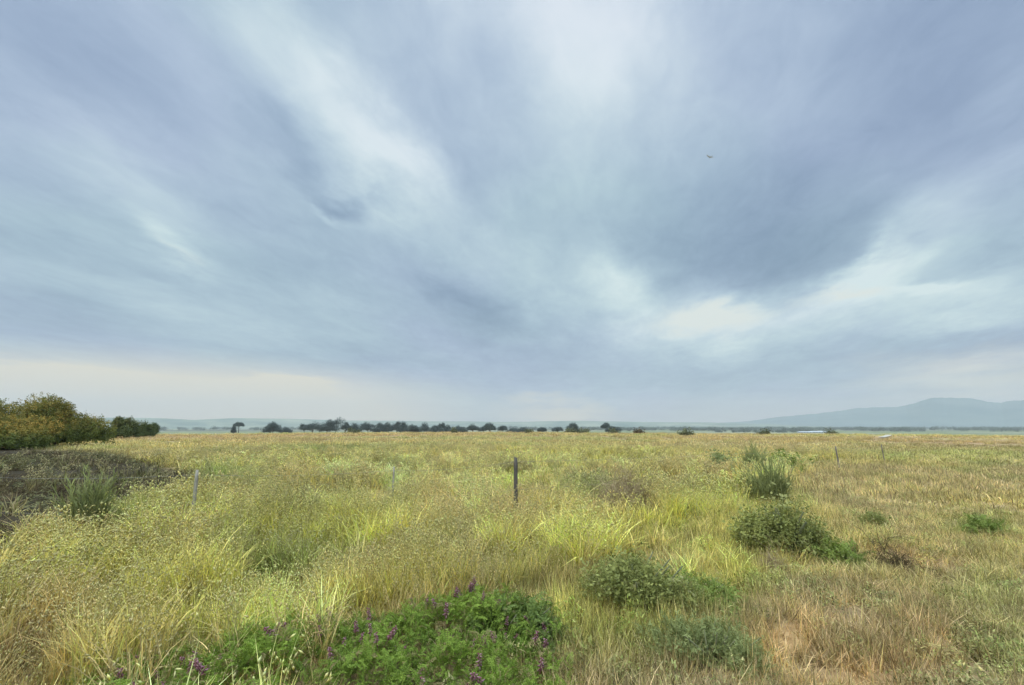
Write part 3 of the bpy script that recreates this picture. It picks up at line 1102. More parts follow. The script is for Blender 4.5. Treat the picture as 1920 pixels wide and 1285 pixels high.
def make_plant(name, cx, cy, rx, ry, h, kind, n, ssize, mat, label, cat, seed, group=None, shell=.45, up=.5, stem_mat=None, accent=None,
               nl=9, part='foliage', clear=True, link_stems=True, nstem=10):
    z = float(ground_z(cx, cy))
    root = empty(name, (cx, cy, z))
    tag(root, label, cat, group)
    P, Dn, li = bush_points(n, seed, nl, shell)
    P = P * np.array([rx, ry, h])
    r = np.random.default_rng(seed + 9)
    m = len(P)
    Dn = Dn + np.array([0, 0, up]) + r.normal(0, .35, (m, 3))
    Dn /= np.linalg.norm(Dn, axis=1)[:, None]
    tilt = np.arccos(np.clip(Dn[:, 2], -1, 1))
    yaw = np.arctan2(Dn[:, 1], Dn[:, 0])
    R = rotmats(tilt, yaw, r.uniform(0, 6.283, m))
    lobev = r.random(nl)
    g = Geo()
    T = SPRIGS[kind]
    which = r.integers(0, len(T), m)
    sc = ssize * r.uniform(.6, 1.3, m) * np.where(r.random(m) < .12, 2.1, 1)
    base = P - Dn * sc[:, None] * .5
    base[:, 2] = np.maximum(base[:, 2], 0.0)
    r0 = np.clip(.5 * lobev[li] + .5 * r.random(m), 0, 1)
    ac = (r.random(m) < .10) * r.uniform(.3, .9, m) if accent is None else accent(P / np.array([rx, ry, h]), r)
    for k, t in enumerate(T):
        s = which == k
        if s.any():
            place(g, t, base[s], R[s], sc[s], r0[s], ac[s])
    V, Fc, B = g.get()
    mesh_obj(part, V, Fc, mat, parent=root, bv=B)
    if link_stems:
        gs = Geo()
        random.seed(seed)
        for _ in range(nstem):
            a, rr = random.uniform(0, 6.283), random.uniform(.2, .75)
            tip = np.array([math.cos(a) * rr * rx, math.sin(a) * rr * ry, h * random.uniform(.4, .75)])
            b = np.array([math.cos(a) * .004, math.sin(a) * .004, -0.05])
            mid = (b + tip) / 2 + np.array([random.gauss(0, .05 * rx), random.gauss(0, .05 * rx), 0.05 * h])
            t0 = 0.012 * h / .5 + .003
            gs.tube([b, mid, tip], [t0, t0 * .7, t0 * .3], 5, (.5, 0, 0))
        V, Fc, B = gs.get()
        mesh_obj('stems', V, Fc, stem_mat or M_STEM, parent=root, bv=B)
    if clear:
        PLANTS.append((cx, cy, rx * .8, ry * .8, .8))
    return root


def lm(name, a, b, c=None, **k):
    return leaf_material(name, a, b, c, **k)


M_VETCH = lm('vetch_leaves', (0.09, 0.15, 0.025), (0.38, 0.48, 0.08), (0.34, 0.24, 0.12), transl=.35)
M_WEED = lm('weed_leaves', (0.13, 0.15, 0.045), (0.47, 0.46, 0.14), (0.40, 0.36, 0.16))
M_WEEDG = lm('fresh_weed_leaves', (0.13, 0.18, 0.035), (0.36, 0.42, 0.10), (0.40, 0.36, 0.16))
M_BROOM = lm('broom_leaves', (0.14, 0.15, 0.06), (0.46, 0.47, 0.17))
M_GREYW = lm('grey_green_leaves', (0.17, 0.20, 0.07), (0.42, 0.43, 0.16))
M_DEAD = lm('dead_twigs', (0.20, 0.14, 0.06), (0.64, 0.49, 0.27), transl=.0, rough=.8)
M_DARKTW = lm('dark_twigs', (0.030, 0.021, 0.010), (0.20, 0.145, 0.07), transl=.0, rough=.85)
M_DRY = lm('dry_twigs', (0.20, 0.15, 0.10), (0.45, 0.36, 0.24), transl=.1, rough=.8)


def px_plant(name, px0, px1, py_top, py_base, kind, n, ss, mat, label, cat, seed, deep=.8, hard=False, **k):
    """plant covering photo columns px0..px1 with its foot at row py_base and its top at py_top"""
    c = on_ground((px0 + px1) / 2, py_base)
    rx = abs(px1 - px0) / 2 / F * c[1] * 1.05
    ry = rx * deep
    cy = c[1] + ry * .6
    cx = c[0] * cy / c[1]
    rx *= cy / c[1]
    dz = at_depth((px0 + px1) / 2, py_top, cy)[2]
    h = max(dz - float(ground_z(cx, cy)), .12)
    if hard:
        PLANTS.extend([(cx, cy - .5, rx * 1.0, ry * 2.0, .12)])
    return make_plant(name, cx, cy, rx, ry, h, kind, n, ss, mat, label, cat, seed, **k)


def build_plants():
    gb = 'low bushes in the grass'
    px_plant('bush', 1080, 1320, 1005, 1172, 'leafy', 950, .11, M_WEED, 'dark green leafy bush between the purple-flowered plants and the fern-like mound to its right', 'bush', 3, group=gb)
    px_plant('bush', 1245, 1375, 1068, 1150, 'vetch', 600, .12, M_WEEDG, 'fresh bright green low bush touching the right side of the dark leafy bush', 'bush', 4, group=gb)
    px_plant('bush', 1215, 1455, 1140, 1280, 'needle', 800, .12, M_GREYW, 'feathery grey green bush in the foreground beside the bare orange soil', 'bush', 5, group=gb)
    px_plant('bush', 1390, 1560, 915, 1055, 'leafy', 800, .16, M_WEED, 'rounded dense green bush directly in front of the brown-based broom shrub', 'bush', 6, group=gb)
    px_plant('bush', 1530, 1625, 1020, 1062, 'vetch', 520, .13, M_WEEDG, 'low spreading bright green bush at the right foot of the rounded green bush', 'bush', 7, group=gb)
    px_plant('broom_shrub', 1398, 1482, 872, 950, 'wisp', 620, .44, M_BROOM, 'upright olive broom-like shrub with dark brown base behind the rounded green bush', 'shrub', 8, up=1.6)
    px_plant('bush', 1612, 1660, 963, 994, 'leafy', 300, .12, M_WEED, 'tiny dark green tuft standing alone on the short grass right of the rounded bush', 'bush', 9, group=gb)
    px_plant('bush', 1805, 1898, 975, 1008, 'vetch', 420, .14, M_WEEDG, 'flat dark green patch-like bush near the right edge of the photo', 'bush', 10, group=gb, deep=.6)
    px_plant('dead_bush', 1112, 1220, 886, 968, 'twig', 700, .36, M_DEAD, 'dry brown leafless bush standing in the tall grass right of the dark centre post', 'bush', 12, up=.6, stem_mat=M_DEAD, part='branches', hard=True)
    px_plant('dead_bush', 1648, 1722, 1040, 1072, 'twig', 200, .2, M_DARKTW, 'flat heap of dry grey-brown twigs lying on the short grass at the right', 'bush', 13, up=.2, stem_mat=M_DEAD, part='branches')
    px_plant('dead_bush', 1425, 1475, 1042, 1082, 'twig', 110, .16, M_DEAD, 'small dry grey tuft of twigs in front of the rounded green bush', 'bush', 14, up=.4, stem_mat=M_DEAD, part='branches')
    gw = 'tall weeds along the fence line'
    px_plant('weed', 1325, 1385, 848, 884, 'leafy', 300, .3, M_GREYW, 'grey green weed clump left of the row of tall weeds by the fence line', 'weed', 15, group=gw, up=1)
    px_plant('weed', 1385, 1440, 838, 886, 'wisp', 360, .42, M_GREYW, 'tall upright grey green weeds behind the broom shrub', 'weed', 16, group=gw, up=1.4)
    px_plant('weed', 1440, 1500, 845, 890, 'leafy', 320, .3, M_WEEDG, 'greener weed clump at the right end of the tall weeds by the fence line', 'weed', 17, group=gw, up=1)
    px_plant('weed', 118, 195, 905, 1040, 'wisp', 420, .40, M_BROOM, 'tall wispy olive weed standing in front of the grey dead scrub', 'weed', 18, up=1.8, deep=.6)
    px_plant('weed', 190, 245, 940, 1015, 'leafy', 220, .14, M_WEED, 'leafy green weed beside the wispy one at the edge of the scrub', 'weed', 19, up=1.0, deep=.6)
    px_plant('weed', 120, 215, 1015, 1095, 'leafy', 380, .12, M_GREYW, 'grey green leafy weed with dark gaps in the tall grass at the lower left', 'weed', 20, up=.8, deep=.6)

    # the mat of vetch with purple flowers
    c = on_ground(670, 1275)
    cx, cy = c[0], c[1] + .12
    z = float(ground_z(cx, cy))
    root = empty('vetch', (cx, cy, z))
    tag(root, 'sprawling bright green vetch mat dotted with dull purple flowers at the bottom centre', 'plant')
    r = np.random.default_rng(77)
    n = 34000
    X, Y = r.uniform(-1.75, 1.45, n), r.uniform(-2.1, 1.55, n)
    # slanting mat: farther to the right
    mid_ = 0.40 * X + .02
    edge = np.abs(Y - mid_) / np.where(Y > mid_, .80 + .14 * np.sin(X * 2.3 + .6), 1.35)
    prof = np.clip(1 - edge ** 2, 0, 1) * np.clip(1 - (np.abs(X + .12 + .5 * (fbm(X * 3, Y * 3, 69) - .5)) / 1.6) ** 3, 0, 1) * sstep(.26, .52, fbm(X / .22 + 3, Y / .16, 68))
    ok = r.random(n) < np.clip(prof * 2.2, 0, 1)
    X, Y, prof = X[ok], Y[ok], prof[ok]
    bumps = sstep(.2, .8, fbm(X / .24 + 7, Y / .2, 61))
    H = (0.07 + .19 * prof ** .6) * (.35 + .95 * bumps)
    Z = H * r.uniform(.45, 1.0, len(X)) ** .6
    P = np.stack([X, Y, Z], -1)
    m = len(P)
    tilt, yaw = np.abs(r.normal(.75, .4, m)), r.uniform(0, 6.283, m)
    R = rotmats(tilt, yaw, r.uniform(0, 6.283, m))
    g = Geo()
    which = r.integers(0, 4, m)
    sc = r.uniform(.055, .115, m)
    r0 = np.clip(.6 * bumps + .7 * r.random(m) - .2, 0, 1)
    for k, t in enumerate(SPRIGS['vetch']):
        s = which == k
        place(g, t, P[s], R[s], sc[s], r0[s], (r.random(s.sum()) < .07 + .2 * (fbm(P[s][:, 0] / .2, P[s][:, 1] / .2, 67) > .55)) * .8)
    V, Fc, B = g.get()
    mesh_obj('foliage', V, Fc, M_VETCH, parent=root, bv=B)
    mf = lm('vetch_flowers', (0.30, 0.11, 0.12), (0.62, 0.34, 0.38), transl=.25)
    fl = []
    for s in range(3):
        random.seed(200 + s)
        gf = Geo()
        gf.tube([(0, 0, -.05), (.004, 0, 0), (.012, 0, .05)], [.0016] * 3, 4, (0, 0, 0))
        for k in range(22):
            zz = k / 22 * .05
            a = k * 2.4
            d = np.array([math.cos(a), math.sin(a), -.25 + random.gauss(0, .2)])
            spikelet(gf, np.array([.01 * zz / .05, 0, zz]), d, .017 * (1.15 - .5 * k / 22), .0075, random.random())
        V, Fc, B = gf.get()
        fl.append(mesh_obj('flower', V, Fc, mf, parent=root, bv=B))
    top = np.argsort(-(Z / H) + r.random(m) * .25)[:2000]
    pick = r.choice(top, 96, replace=False)
    for i, q in enumerate(pick):
        o = fl[i] if i < 3 else fl[i % 3].copy()
        if i >= 3:
            COL.objects.link(o)
            o.parent = root
        o.location = (X[q], Y[q], H[q] * .98 + .02)
        o.rotation_euler = (r.normal(0, .35), r.normal(0, .35), r.uniform(0, 6.28))
        o.scale = [float(r.uniform(1.1, 1.9))] * 3
    for k in np.linspace(-1.5, 1.3, 12):
        PLANTS.append((cx + k, cy + .40 * k - .1, .28, .65, .5))

    # second, sparser vetch mound joining it on the right
    px_plant('vetch', 850, 1060, 1100, 1220, 'vetch', 1300, .10, lm('dull_vetch_leaves', (0.08, 0.12, 0.03), (0.25, 0.31, 0.08), transl=.3),
             'darker duller green vetch mound behind the right end of the flowering mat', 'plant', 23)


build_plants()
for _a, _b in ((1652, 822.5), (1658, 820.6), (1664, 819), (1670, 817.6), (1676, 816.2), (1684, 815.2), (1692, 814.2)):
    _p = on_ground(_a, _b)
    PLANTS.extend([(_p[0], _p[1], 2.6, 7.0, .15)])
build_grass()


# ------------------------------------------------------------------ grey dead scrub at the left
def build_scrub():
    tw = [twig_tmpl(300 + i, 6, .014, 2, 1.0, .9) for i in range(5)]
    lf = [weed_clump(320 + i, 60, .45, .16) for i in range(3)]
    ml = lm('scrub_leaves', (0.06, 0.062, 0.025), (0.22, 0.20, 0.08), transl=.2)
    mw = M_DARKTW
    coll = proto_collection('scrub_clump', tw + lf, [mw] * 5 + [ml] * 3)
    P, I, Rt, S, C = [], [], [], [], []
    for r0, r1, dens in ((4.5, 14, 26), (14, 42, 9)):
        x, y, g = ring_points(r0, r1, dens, -64, -25, seed=int(r0 * 7) + 3)
        col, h, rs, sc, px, py = field(x, y)
        row = fbm(x / 3.0, y / .8, 71, 2)
        keep = g.random(len(x)) < sc * np.clip(3.2 * (row - .33), 0.16, 1)
        x, y, row = x[keep], y[keep], row[keep]
        n = len(x)
        P.append(np.stack([x, y, ground_z(x, y)], -1))
        leafy = g.random(n) < .08 + .45 * (fbm(x / 2.5, y / 1.5, 73) > .58)
        I.append(np.where(leafy, 5 + g.integers(0, 3, n), g.integers(0, 5, n)))
        Rt.append(np.stack([g.normal(0, .2, n), g.normal(0, .2, n), g.uniform(0, 6.283, n)], -1))
        s = g.uniform(.35, .85, n) * (.4 + 1.1 * row)
        S.append(np.stack([s, s, s * .42], -1))
        C.append(np.full((n, 3), .1))
    scatter('dead_scrub', coll, np.concatenate(P), np.concatenate(I), np.concatenate(Rt), np.concatenate(S), np.concatenate(C),
            'dark grey brown dead scrub and cut brush spread over the ground at the left', 'scrub')


build_scrub()


# ------------------------------------------------------------------ trees
def crown_tree(name, x, y, w, h, crown_lo, seed, mat, label, cat, group=None, leaf=.5, n=900, nl=9, trunk=True, accent=None, lean=0., kind='big', wide_r=None, depth=.9):
    z = float(ground_z(x, y))
    root = empty(name, (x, y, z))
    tag(root, label, cat, group)
    r = np.random.default_rng(seed)
    ch = h * (1 - crown_lo)
    P, Dn, li = bush_points(n, seed, nl, .35, low=.05 if crown_lo < .15 else .25)
    P[:, 2] = P[:, 2] / max(P[:, 2].max(), .01)
    ext = np.abs(P[:, 0]).max()
    P = P * np.array([w / 2 / ext, w / 2 * depth / ext, ch]) + np.array([lean, 0, h * crown_lo])
    m = len(P)
    Dn = Dn + r.normal(0, .4, (m, 3)) + np.array([0, 0, .3])
    Dn /= np.linalg.norm(Dn, axis=1)[:, None]
    R = rotmats(np.arccos(np.clip(Dn[:, 2], -1, 1)), np.arctan2(Dn[:, 1], Dn[:, 0]), r.uniform(0, 6.283, m))
    g = Geo()
    T = SPRIGS[kind]
    which = r.integers(0, len(T), m)
    sc = leaf * r.uniform(.6, 1.3, m)
    lobev = r.random(nl)
    r0 = np.clip(.55 * lobev[li] + .45 * r.random(m), 0, 1)
    ac = np.zeros(m) if accent is None else accent(P, li, r, w, h)
    P = P - Dn * sc[:, None] * .6
    P[:, 2] = np.maximum(P[:, 2], .02)
    for k, t in enumerate(T):
        s = which == k
        if s.any():
            place(g, t, P[s], R[s], sc[s], r0[s], ac[s])
    V, Fc, B = g.get()
    mesh_obj('crown', V, Fc, mat, parent=root, bv=B)
    gs = Geo()
    random.seed(seed)
    tr = max(.035 * h, .05)
    fork = np.array([lean * .4, 0, h * max(crown_lo, .18)])
    gs.tube([(0, 0, -.3), fork * .5 + np.array([random.gauss(0, .03 * h), 0, 0]), fork], [tr, tr * .8, tr * .65], 7, (.5, 0, 0))
    for k in range(7):
        q = P[random.randrange(m)]
        tip = np.array([q[0], q[1], max(q[2], fork[2] * 1.1)])
        mid = (fork + tip) / 2 + np.array([random.gauss(0, .04 * w), random.gauss(0, .04 * w), .05 * h])
        gs.tube([fork, mid, tip], [tr * .5, tr * .32, tr * .12], 5, (.5, 0, 0))
    V, Fc, B = gs.get()
    mesh_obj('trunk', V, Fc, M_BARK, parent=root, bv=B)
    return root


M_ACACIA = lm('acacia_leaves', (0.045, 0.065, 0.02), (0.19, 0.22, 0.05), (0.50, 0.32, 0.07), transl=.22)
M_ACACIA2 = lm('dark_acacia_leaves', (0.05, 0.075, 0.025), (0.15, 0.18, 0.06), (0.30, 0.22, 0.07), transl=.2)
M_EUC = lm('eucalypt_leaves', (0.065, 0.085, 0.08), (0.15, 0.17, 0.14), transl=.15)


def acc_top(p):
    def f(P, li, r, w, h):
        v = .45 + .75 * r.random(16)[li % 16]
        return np.clip(v * r.random(len(P)) * sstep(.15, .75, P[:, 2] / h) * p * 1.05, 0, 1)
    return f


M_CREST = lm('crest_bush_leaves', (0.10, 0.11, 0.055), (0.22, 0.22, 0.11), transl=.2)


def build_trees():
    ga = 'acacia bushes at the left edge'

    def bush_at(pl, pr, pt, depth, seed, mat, label, acc, n, leaf, lo=.02, lean=0.):
        b = base_at((pl + pr) / 2, depth)
        w = (pr - pl) / F * depth
        top = at_depth((pl + pr) / 2, pt, depth)[2]
        crown_tree('acacia_bush', b[0], b[1], w, top - b[2], lo, seed, mat, label, 'bush', ga, leaf=leaf, n=n, accent=acc, nl=16, lean=lean, depth=.8)
    bush_at(-130, 75, 742, 41, 501, M_ACACIA, 'big green bush cut off by the left edge with a few orange tips', acc_top(.7), 6000, .42)
    bush_at(22, 196, 738, 40, 502, M_ACACIA, 'large round bush with orange brown tips at the left edge of the field', acc_top(1.0), 7500, .40)
    bush_at(-60, 110, 775, 36, 507, M_ACACIA, 'lower orange-tipped bush in front of the big left edge bushes', acc_top(1.1), 4200, .34)
    bush_at(202, 258, 783, 66, 503, M_ACACIA2, 'smaller dark green bush right behind the big orange-tipped bush', acc_top(.3), 2600, .5)
    bush_at(242, 290, 789, 82, 504, M_ACACIA2, 'low dark green bush at the right end of the bush row', acc_top(.2), 1500, .55)
    bush_at(274, 300, 793, 96, 505, M_ACACIA2, 'tiny dark bush just beyond the right end of the bush row', None, 700, .5)

    # the far tree line: left px, right px, top px, crown start, label
    G = 'trees along the far edge of the field'
    rows = [
        (436, 443, 799, .1, 'tiny round bush-like tree at the left foot of the flat-topped tree'),
        (440, 456, 792, .55, 'small umbrella-shaped tree standing alone left of the tree line'),
        (499, 526, 791, .1, 'lone low domed tree midway between the umbrella-shaped tree and the tree line'),
        (527, 545, 801, .1, 'very low scrubby tree just right of the lone domed tree'),
        (563, 578, 794, .2, 'first small tree at the left end of the tree line'),
        (575, 598, 791, .15, 'second tree of the line, just left of the tallest dark clump'),
        (599, 628, 787, .1, 'broad left half of the tallest dark clump in the tree line'),
        (617, 645, 782, .1, 'tallest tree of the whole line, with a square dark top'),
        (641, 654, 792, .2, 'slim grey tree touching the right side of the tallest tree'),
        (655, 677, 793, .12, 'rounded tree first after the gap right of the tallest tree'),
        (677, 704, 791, .12, 'pointed wide tree third to the right of the tallest tree'),
        (703, 722, 793, .12, 'round dark tree fourth to the right of the tallest tree'),
        (720, 738, 792, .12, 'close-standing tree left of the taller ragged pair'),
        (737, 752, 789, .12, 'ragged tall tree in the middle of the line'),
        (748, 765, 791, .12, 'ragged companion overlapping the right side of the ragged tall tree'),
        (765, 788, 796, .1, 'low broad pale tree left of the narrow upright one'),
        (787, 805, 792, .1, 'narrow upright dark tree near the right end of the dense line'),
        (806, 832, 798, .1, 'low wide tree right of the narrow upright dark tree'),
        (822, 833, 793, .45, 'small round-headed tree rising above the low wide one'),
        (832, 848, 797, .1, 'small tree closing the dense part of the line on the right'),
        (846, 874, 799, .1, 'low flat hedge-like tree right of the dense part of the line'),
        (878, 895, 795, .2, 'peaked tree left of the taller round pair'),
        (899, 915, 798, .15, 'shorter left tree of the round pair'),
        (911, 927, 792, .15, 'taller right tree of the round pair, right of the peaked tree'),
        (935, 949, 799, .2, 'small single rounded tree right of the round pair'),
        (950, 974, 803, .05, 'very low faint scrubby tree left of a small dome'),
        (974, 993, 801, .1, 'small domed tree right of the very low scrubby one'),
        (1010, 1026, 801, .15, 'small squat tree above the dark centre post, slightly to its right'),
        (1037, 1054, 801, .2, 'slanting small tree left of the lollipop tree'),
        (1062, 1082, 793, .3, 'neat lollipop-shaped round tree on a short trunk'),
        (1079, 1087, 804, .1, 'thin columnar dark tree right of the lollipop tree'),
        (1129, 1143, 793, .35, 'tall crooked tree at the right end of the line'),
        (1139, 1161, 800, .2, 'wide lower tree attached to the right of the tall crooked tree'),
    ]
    for i, (a, b, t, lo, lab) in enumerate(rows):
        depth = 330 + 30 * math.sin(i * 2.1)
        c = base_at((a + b) / 2, depth)
        w = (b - a) / F * depth * 1.35
        h = at_depth((a + b) / 2, t, depth)[2] - c[2]
        crown_tree('tree', c[0], c[1], w, h, lo, 600 + i, M_EUC, lab, 'tree', G, leaf=1.05, n=int(380 + 60 * w), nl=7 + (i * 5) % 6)
    G2 = 'low bushes on the crest of the field'
    for i, (a, b, t, dep, lab) in enumerate([
            (1058, 1081, 812, 118, 'dark low bush on the crest under the lollipop-shaped tree'),
            (1083, 1107, 813, 112, 'dark mounded bush on the crest right of the lollipop-shaped tree'),
            (1133, 1161, 814.5, 110, 'wide dark green bush on the crest under the tall crooked tree'),
            (1187, 1209, 815, 108, 'small brown bush on the crest below the small white hut'),
            (984, 1000, 814.5, 118, 'tiny dark bush on the crest left of the lollipop-shaped tree'),
            (1270, 1306, 819.5, 88, 'flat dark bush on the crest midway between white hut and white sheds'),
            (1424, 1442, 816, 108, 'small dark bush on the crest left of the long white sheds'),
            (1546, 1570, 813.5, 112, 'dark oval bush on the crest right of the long white sheds'),
            (650, 680, 811, 120, 'low dark bush on the field edge below the tall dark tree clump'),
            (848, 856, 808, 115, 'small upright bush on the field edge right of the dense tree line')]):
        c = base_at((a + b) / 2, dep)
        w = (b - a) / F * dep
        h = max(at_depth((a + b) / 2, t, dep)[2] - c[2], .5) * .72
        make_plant('crest_bush', c[0], c[1], w / 2 * 1.1, w / 2 * .7, h, 'big', 260, .55, M_CREST if i != 3 else M_DARKTW, lab, 'bush', 800 + i, group=G2, clear=False, nstem=4)


build_trees()


# ------------------------------------------------------------------ far wood on the plain (one uncountable mass)
def build_far_wood():
    g = Geo()
    r = np.random.default_rng(5)
    T = SPRIGS['big']

    def clump(x, y, w, h, n, leaf):
        P, Dn, li = bush_points(n, int(r.integers(1e6)), 4, .3)
        P = P * np.array([w, w, h]) + np.array([x, y, float(ground_z(x, y))])
        m = len(P)
        R = rotmats(r.uniform(0, 1.2, m), r.uniform(0, 6.28, m), r.uniform(0, 6.28, m))
        place(g, T[int(r.integers(4))], P, R, np.full(m, leaf), r.random(m))
    for k in range(430):
        px = r.uniform(1150, 2150)
        dep = r.uniform(1400, 2900)
        d = ray(px, HOR)
        clump(d[0] * dep / d[1], dep, r.uniform(12, 34), r.uniform(6, 12), 26, 9)
    for k in range(60):
        px = r.uniform(1340, 1560)
        d = ray(px, HOR)
        dep = 1150 + r.normal(0, 40)
        clump(d[0] * dep / d[1], dep, r.uniform(5, 9), r.uniform(3.5, 7), 20, 4)
    for k in range(240):
        px = r.uniform(-200, 1150)
        dep = r.uniform(1600, 3000)
        d = ray(px, HOR)
        clump(d[0] * dep / d[1], dep, r.uniform(14, 40), r.uniform(6, 11), 18, 10)
    V, Fc, B = g.get()
    o = mesh_obj('far_wood', V, Fc, lm('far_wood_leaves', (0.10, 0.13, 0.10), (0.17, 0.20, 0.15), transl=.1), bv=B)
    tag(o, 'dark hazy belt of far woods and hedges across the plain below the hills', 'woods', kind='stuff')


build_far_wood()

# ------------------------------------------------------------------ fence
M_POST_DARK = bark_material('weathered_dark_post', (0.05, 0.045, 0.04), (0.16, 0.135, 0.11), 9, stretch=5)
M_POST_PALE = bark_material('bleached_post', (0.25, 0.22, 0.165), (0.46, 0.41, 0.32), 9, stretch=5)
M_POST_BRN = bark_material('brown_post', (0.14, 0.115, 0.09), (0.28, 0.24, 0.18), 9, stretch=5)
M_WIRE, tw_, ow_ = mat_base('galvanised_wire')
pw = nd(tw_, 'ShaderNodeBsdfPrincipled')
pw.inputs['Metallic'].default_value = .1
pw.inputs['Roughness'].default_value = .5
nz = nd(tw_, 'ShaderNodeTexNoise')
nz.inputs['Scale'].default_value = 30
wire(tw_, mix_col(tw_, nz.outputs['Fac'], (0.20, 0.18, 0.16), (0.40, 0.37, 0.33)), pw.inputs['Base Color'])
wire(tw_, pw.outputs[0], ow_.inputs[0])


def post_mesh(h, r, seed, lean=(0, 0)):
    g = Geo()
    rr = random.Random(seed)
    ns = 10
    V = []
    K = 9
    for k in range(K):
        t = k / (K - 1)
        for s in range(ns):
            a = 2 * math.pi * s / ns
            q = r * (1 + .12 * math.sin(a * 2 + seed) + rr.gauss(0, .045)) * (1.06 - .12 * t)
            if k == K - 1:
                q *= .8
            V.append((q * math.cos(a) + lean[0] * t, q * math.sin(a) + lean[1] * t, -.25 + (h + .25) * t + (0.012 * math.cos(a + seed) if k >= K - 2 else 0)))
    Fc = []
    for k in range(K - 1):
        for s in range(ns):
            a, b = k * ns + s, k * ns + (s + 1) % ns
            Fc += [(a, b, b + ns), (a, b + ns, a + ns)]
    V.append((lean[0], lean[1], h + .004))
    for s in range(ns):
        Fc.append(((K - 1) * ns + s, (K - 1) * ns + (s + 1) % ns, len(V) - 1))
    g.add(V, Fc, (.5, .5, 0))
    return g.get()


def build_fence():
    spec = [(372, 882, 1.0, .026, M_POST_PALE, 'bleached pale grey post at the left'),
            (738, 876, 0.92, .018, M_POST_PALE, 'thin pale stake half hidden in the grass'),
            (967, 858, 1.15, .036, M_POST_DARK, 'dark weathered post in the centre'),
            (1570, 837, 0.95, .028, M_POST_BRN, 'dark leaning post on the right'),
            (1655, 834, 0.85, .024, M_POST_BRN, 'fainter brown post farthest to the right')]
    pts = []
    for px, py, h, r, m, lab in spec:
        p = at_height(px, py, h)
        for _ in range(4):
            p = at_height(px, py, h + float(ground_z(p[0], p[1])))
        pts.append((p[0], p[1], float(ground_z(p[0], p[1])), h))
    root = empty('wire_fence', (pts[2][0], pts[2][1], pts[2][2]))
    tag(root, 'old wire fence of odd wooden posts running through the tall grass', 'fence')
    O = np.array(root.location)
    # run on beyond the frame on the left
    d = np.array(pts[0][:2]) - np.array(pts[1][:2])
    q = np.array(pts[0][:2]) + np.array([-2.9, -1.1])
    left = (q[0], q[1], float(ground_z(*q)), 1.1)
    for i, ((px, py, h, r, m, lab), p) in enumerate(zip(spec, pts)):
        V, Fc, B = post_mesh(h, r, i + 1, lean=((-.02, 0), (0.01, 0), (0, 0), (-.06, .02), (-.07, 0))[i])
        o = mesh_obj('post', V, Fc, m, parent=root, smooth=True)
        o.location = (p[0] - O[0], p[1] - O[1], p[2] - O[2])
        o['label'] = lab
    V, Fc, B = post_mesh(1.1, .035, 9)
    o = mesh_obj('post', V, Fc, M_POST_PALE, parent=root, smooth=True)
    o.location = (left[0] - O[0], left[1] - O[1], left[2] - O[2])
    chain = [left] + pts
    for hf in (.93, .5):
        g = Geo()
        L = []
        for a, b in zip(chain[:-1], chain[1:]):
            for t in np.linspace(0, 1, 13)[:-1]:
                z = (a[2] + a[3] * hf) * (1 - t) + (b[2] + b[3] * hf) * t - .10 * 4 * t * (1 - t) * (.5 if hf > .6 else 1)
                L.append(np.array([a[0] * (1 - t) + b[0] * t - .04, a[1] * (1 - t) + b[1] * t - .04, z]) - O)
        g.tube(L, [.0016] * len(L), 4, (.5, 0, 0))
        V, Fc, B = g.get()
        mesh_obj('wire', V, Fc, M_WIRE, parent=root)


build_fence()

# ------------------------------------------------------------------ white buildings and pale track far away
M_WHITE = bark_material('whitewashed_wall', (0.66, 0.65, 0.62), (0.80, 0.79, 0.76), 1.5, stretch=1, bump=.05)
M_ROOF = bark_material('sheet_roof', (0.55, 0.56, 0.56), (0.74, 0.75, 0.75), 1.0, stretch=2, bump=.05)
M_DARKW = bark_material('dark_opening', (0.03, 0.035, 0.04), (0.06, 0.06, 0.07), 3, bump=0)


def box(g, x0, x1, y0, y1, z0, z1):
    V = [(x, y, z) for z in (z0, z1) for y in (y0, y1) for x in (x0, x1)]
    g.add(V, [(0, 2, 3), (0, 3, 1), (4, 5, 7), (4, 7, 6), (0, 1, 5), (0, 5, 4), (2, 6, 7), (2, 7, 3), (0, 4, 6), (0, 6, 2), (1, 3, 7), (1, 7, 5)], (.5, 0, 0))


def building(px0, px1, pt, depth, h, label, cat, name, wins, deepness=9.0, group=None):
    c = base_at((px0 + px1) / 2, depth)
    w = (px1 - px0) / F * depth
    zt = at_depth((px0 + px1) / 2, pt, depth)[2]
    zb = c[2]
    h = max(zt - zb, 1.5)
    root = empty(name, (c[0], c[1], zb), -math.atan2(c[0], c[1]) * .3)
    tag(root, label, cat, group)
    g = Geo()
    wall_h = h * .72
    box(g, -w / 2, w / 2, 0, deepness, -1, wall_h)
    V, Fc, B = g.get()
    mesh_obj('wall', V, Fc, M_WHITE, parent=root)
    # gabled roof with eaves
    e = .04 * w
    V = [(-w / 2 - e, -e, wall_h + .02), (w / 2 + e, -e, wall_h + .02), (w / 2 + e, deepness + e, wall_h + .02), (-w / 2 - e, deepness + e, wall_h + .02),
         (-w / 2 - e, deepness / 2, h), (w / 2 + e, deepness / 2, h)]
    mesh_obj('roof', V, [(0, 1, 5, 4), (2, 3, 4, 5), (0, 4, 3), (1, 2, 5), (0, 3, 2, 1)], M_ROOF, parent=root)
    for k in range(wins):
        x = -w / 2 + w * (k + .5) / wins
        g = Geo()
        box(g, x - w / wins * .16, x + w / wins * .16, -.08, .02, wall_h * .35, wall_h * .72)
        V, Fc, B = g.get()
        mesh_obj('window', V, Fc, M_DARKW, parent=root)


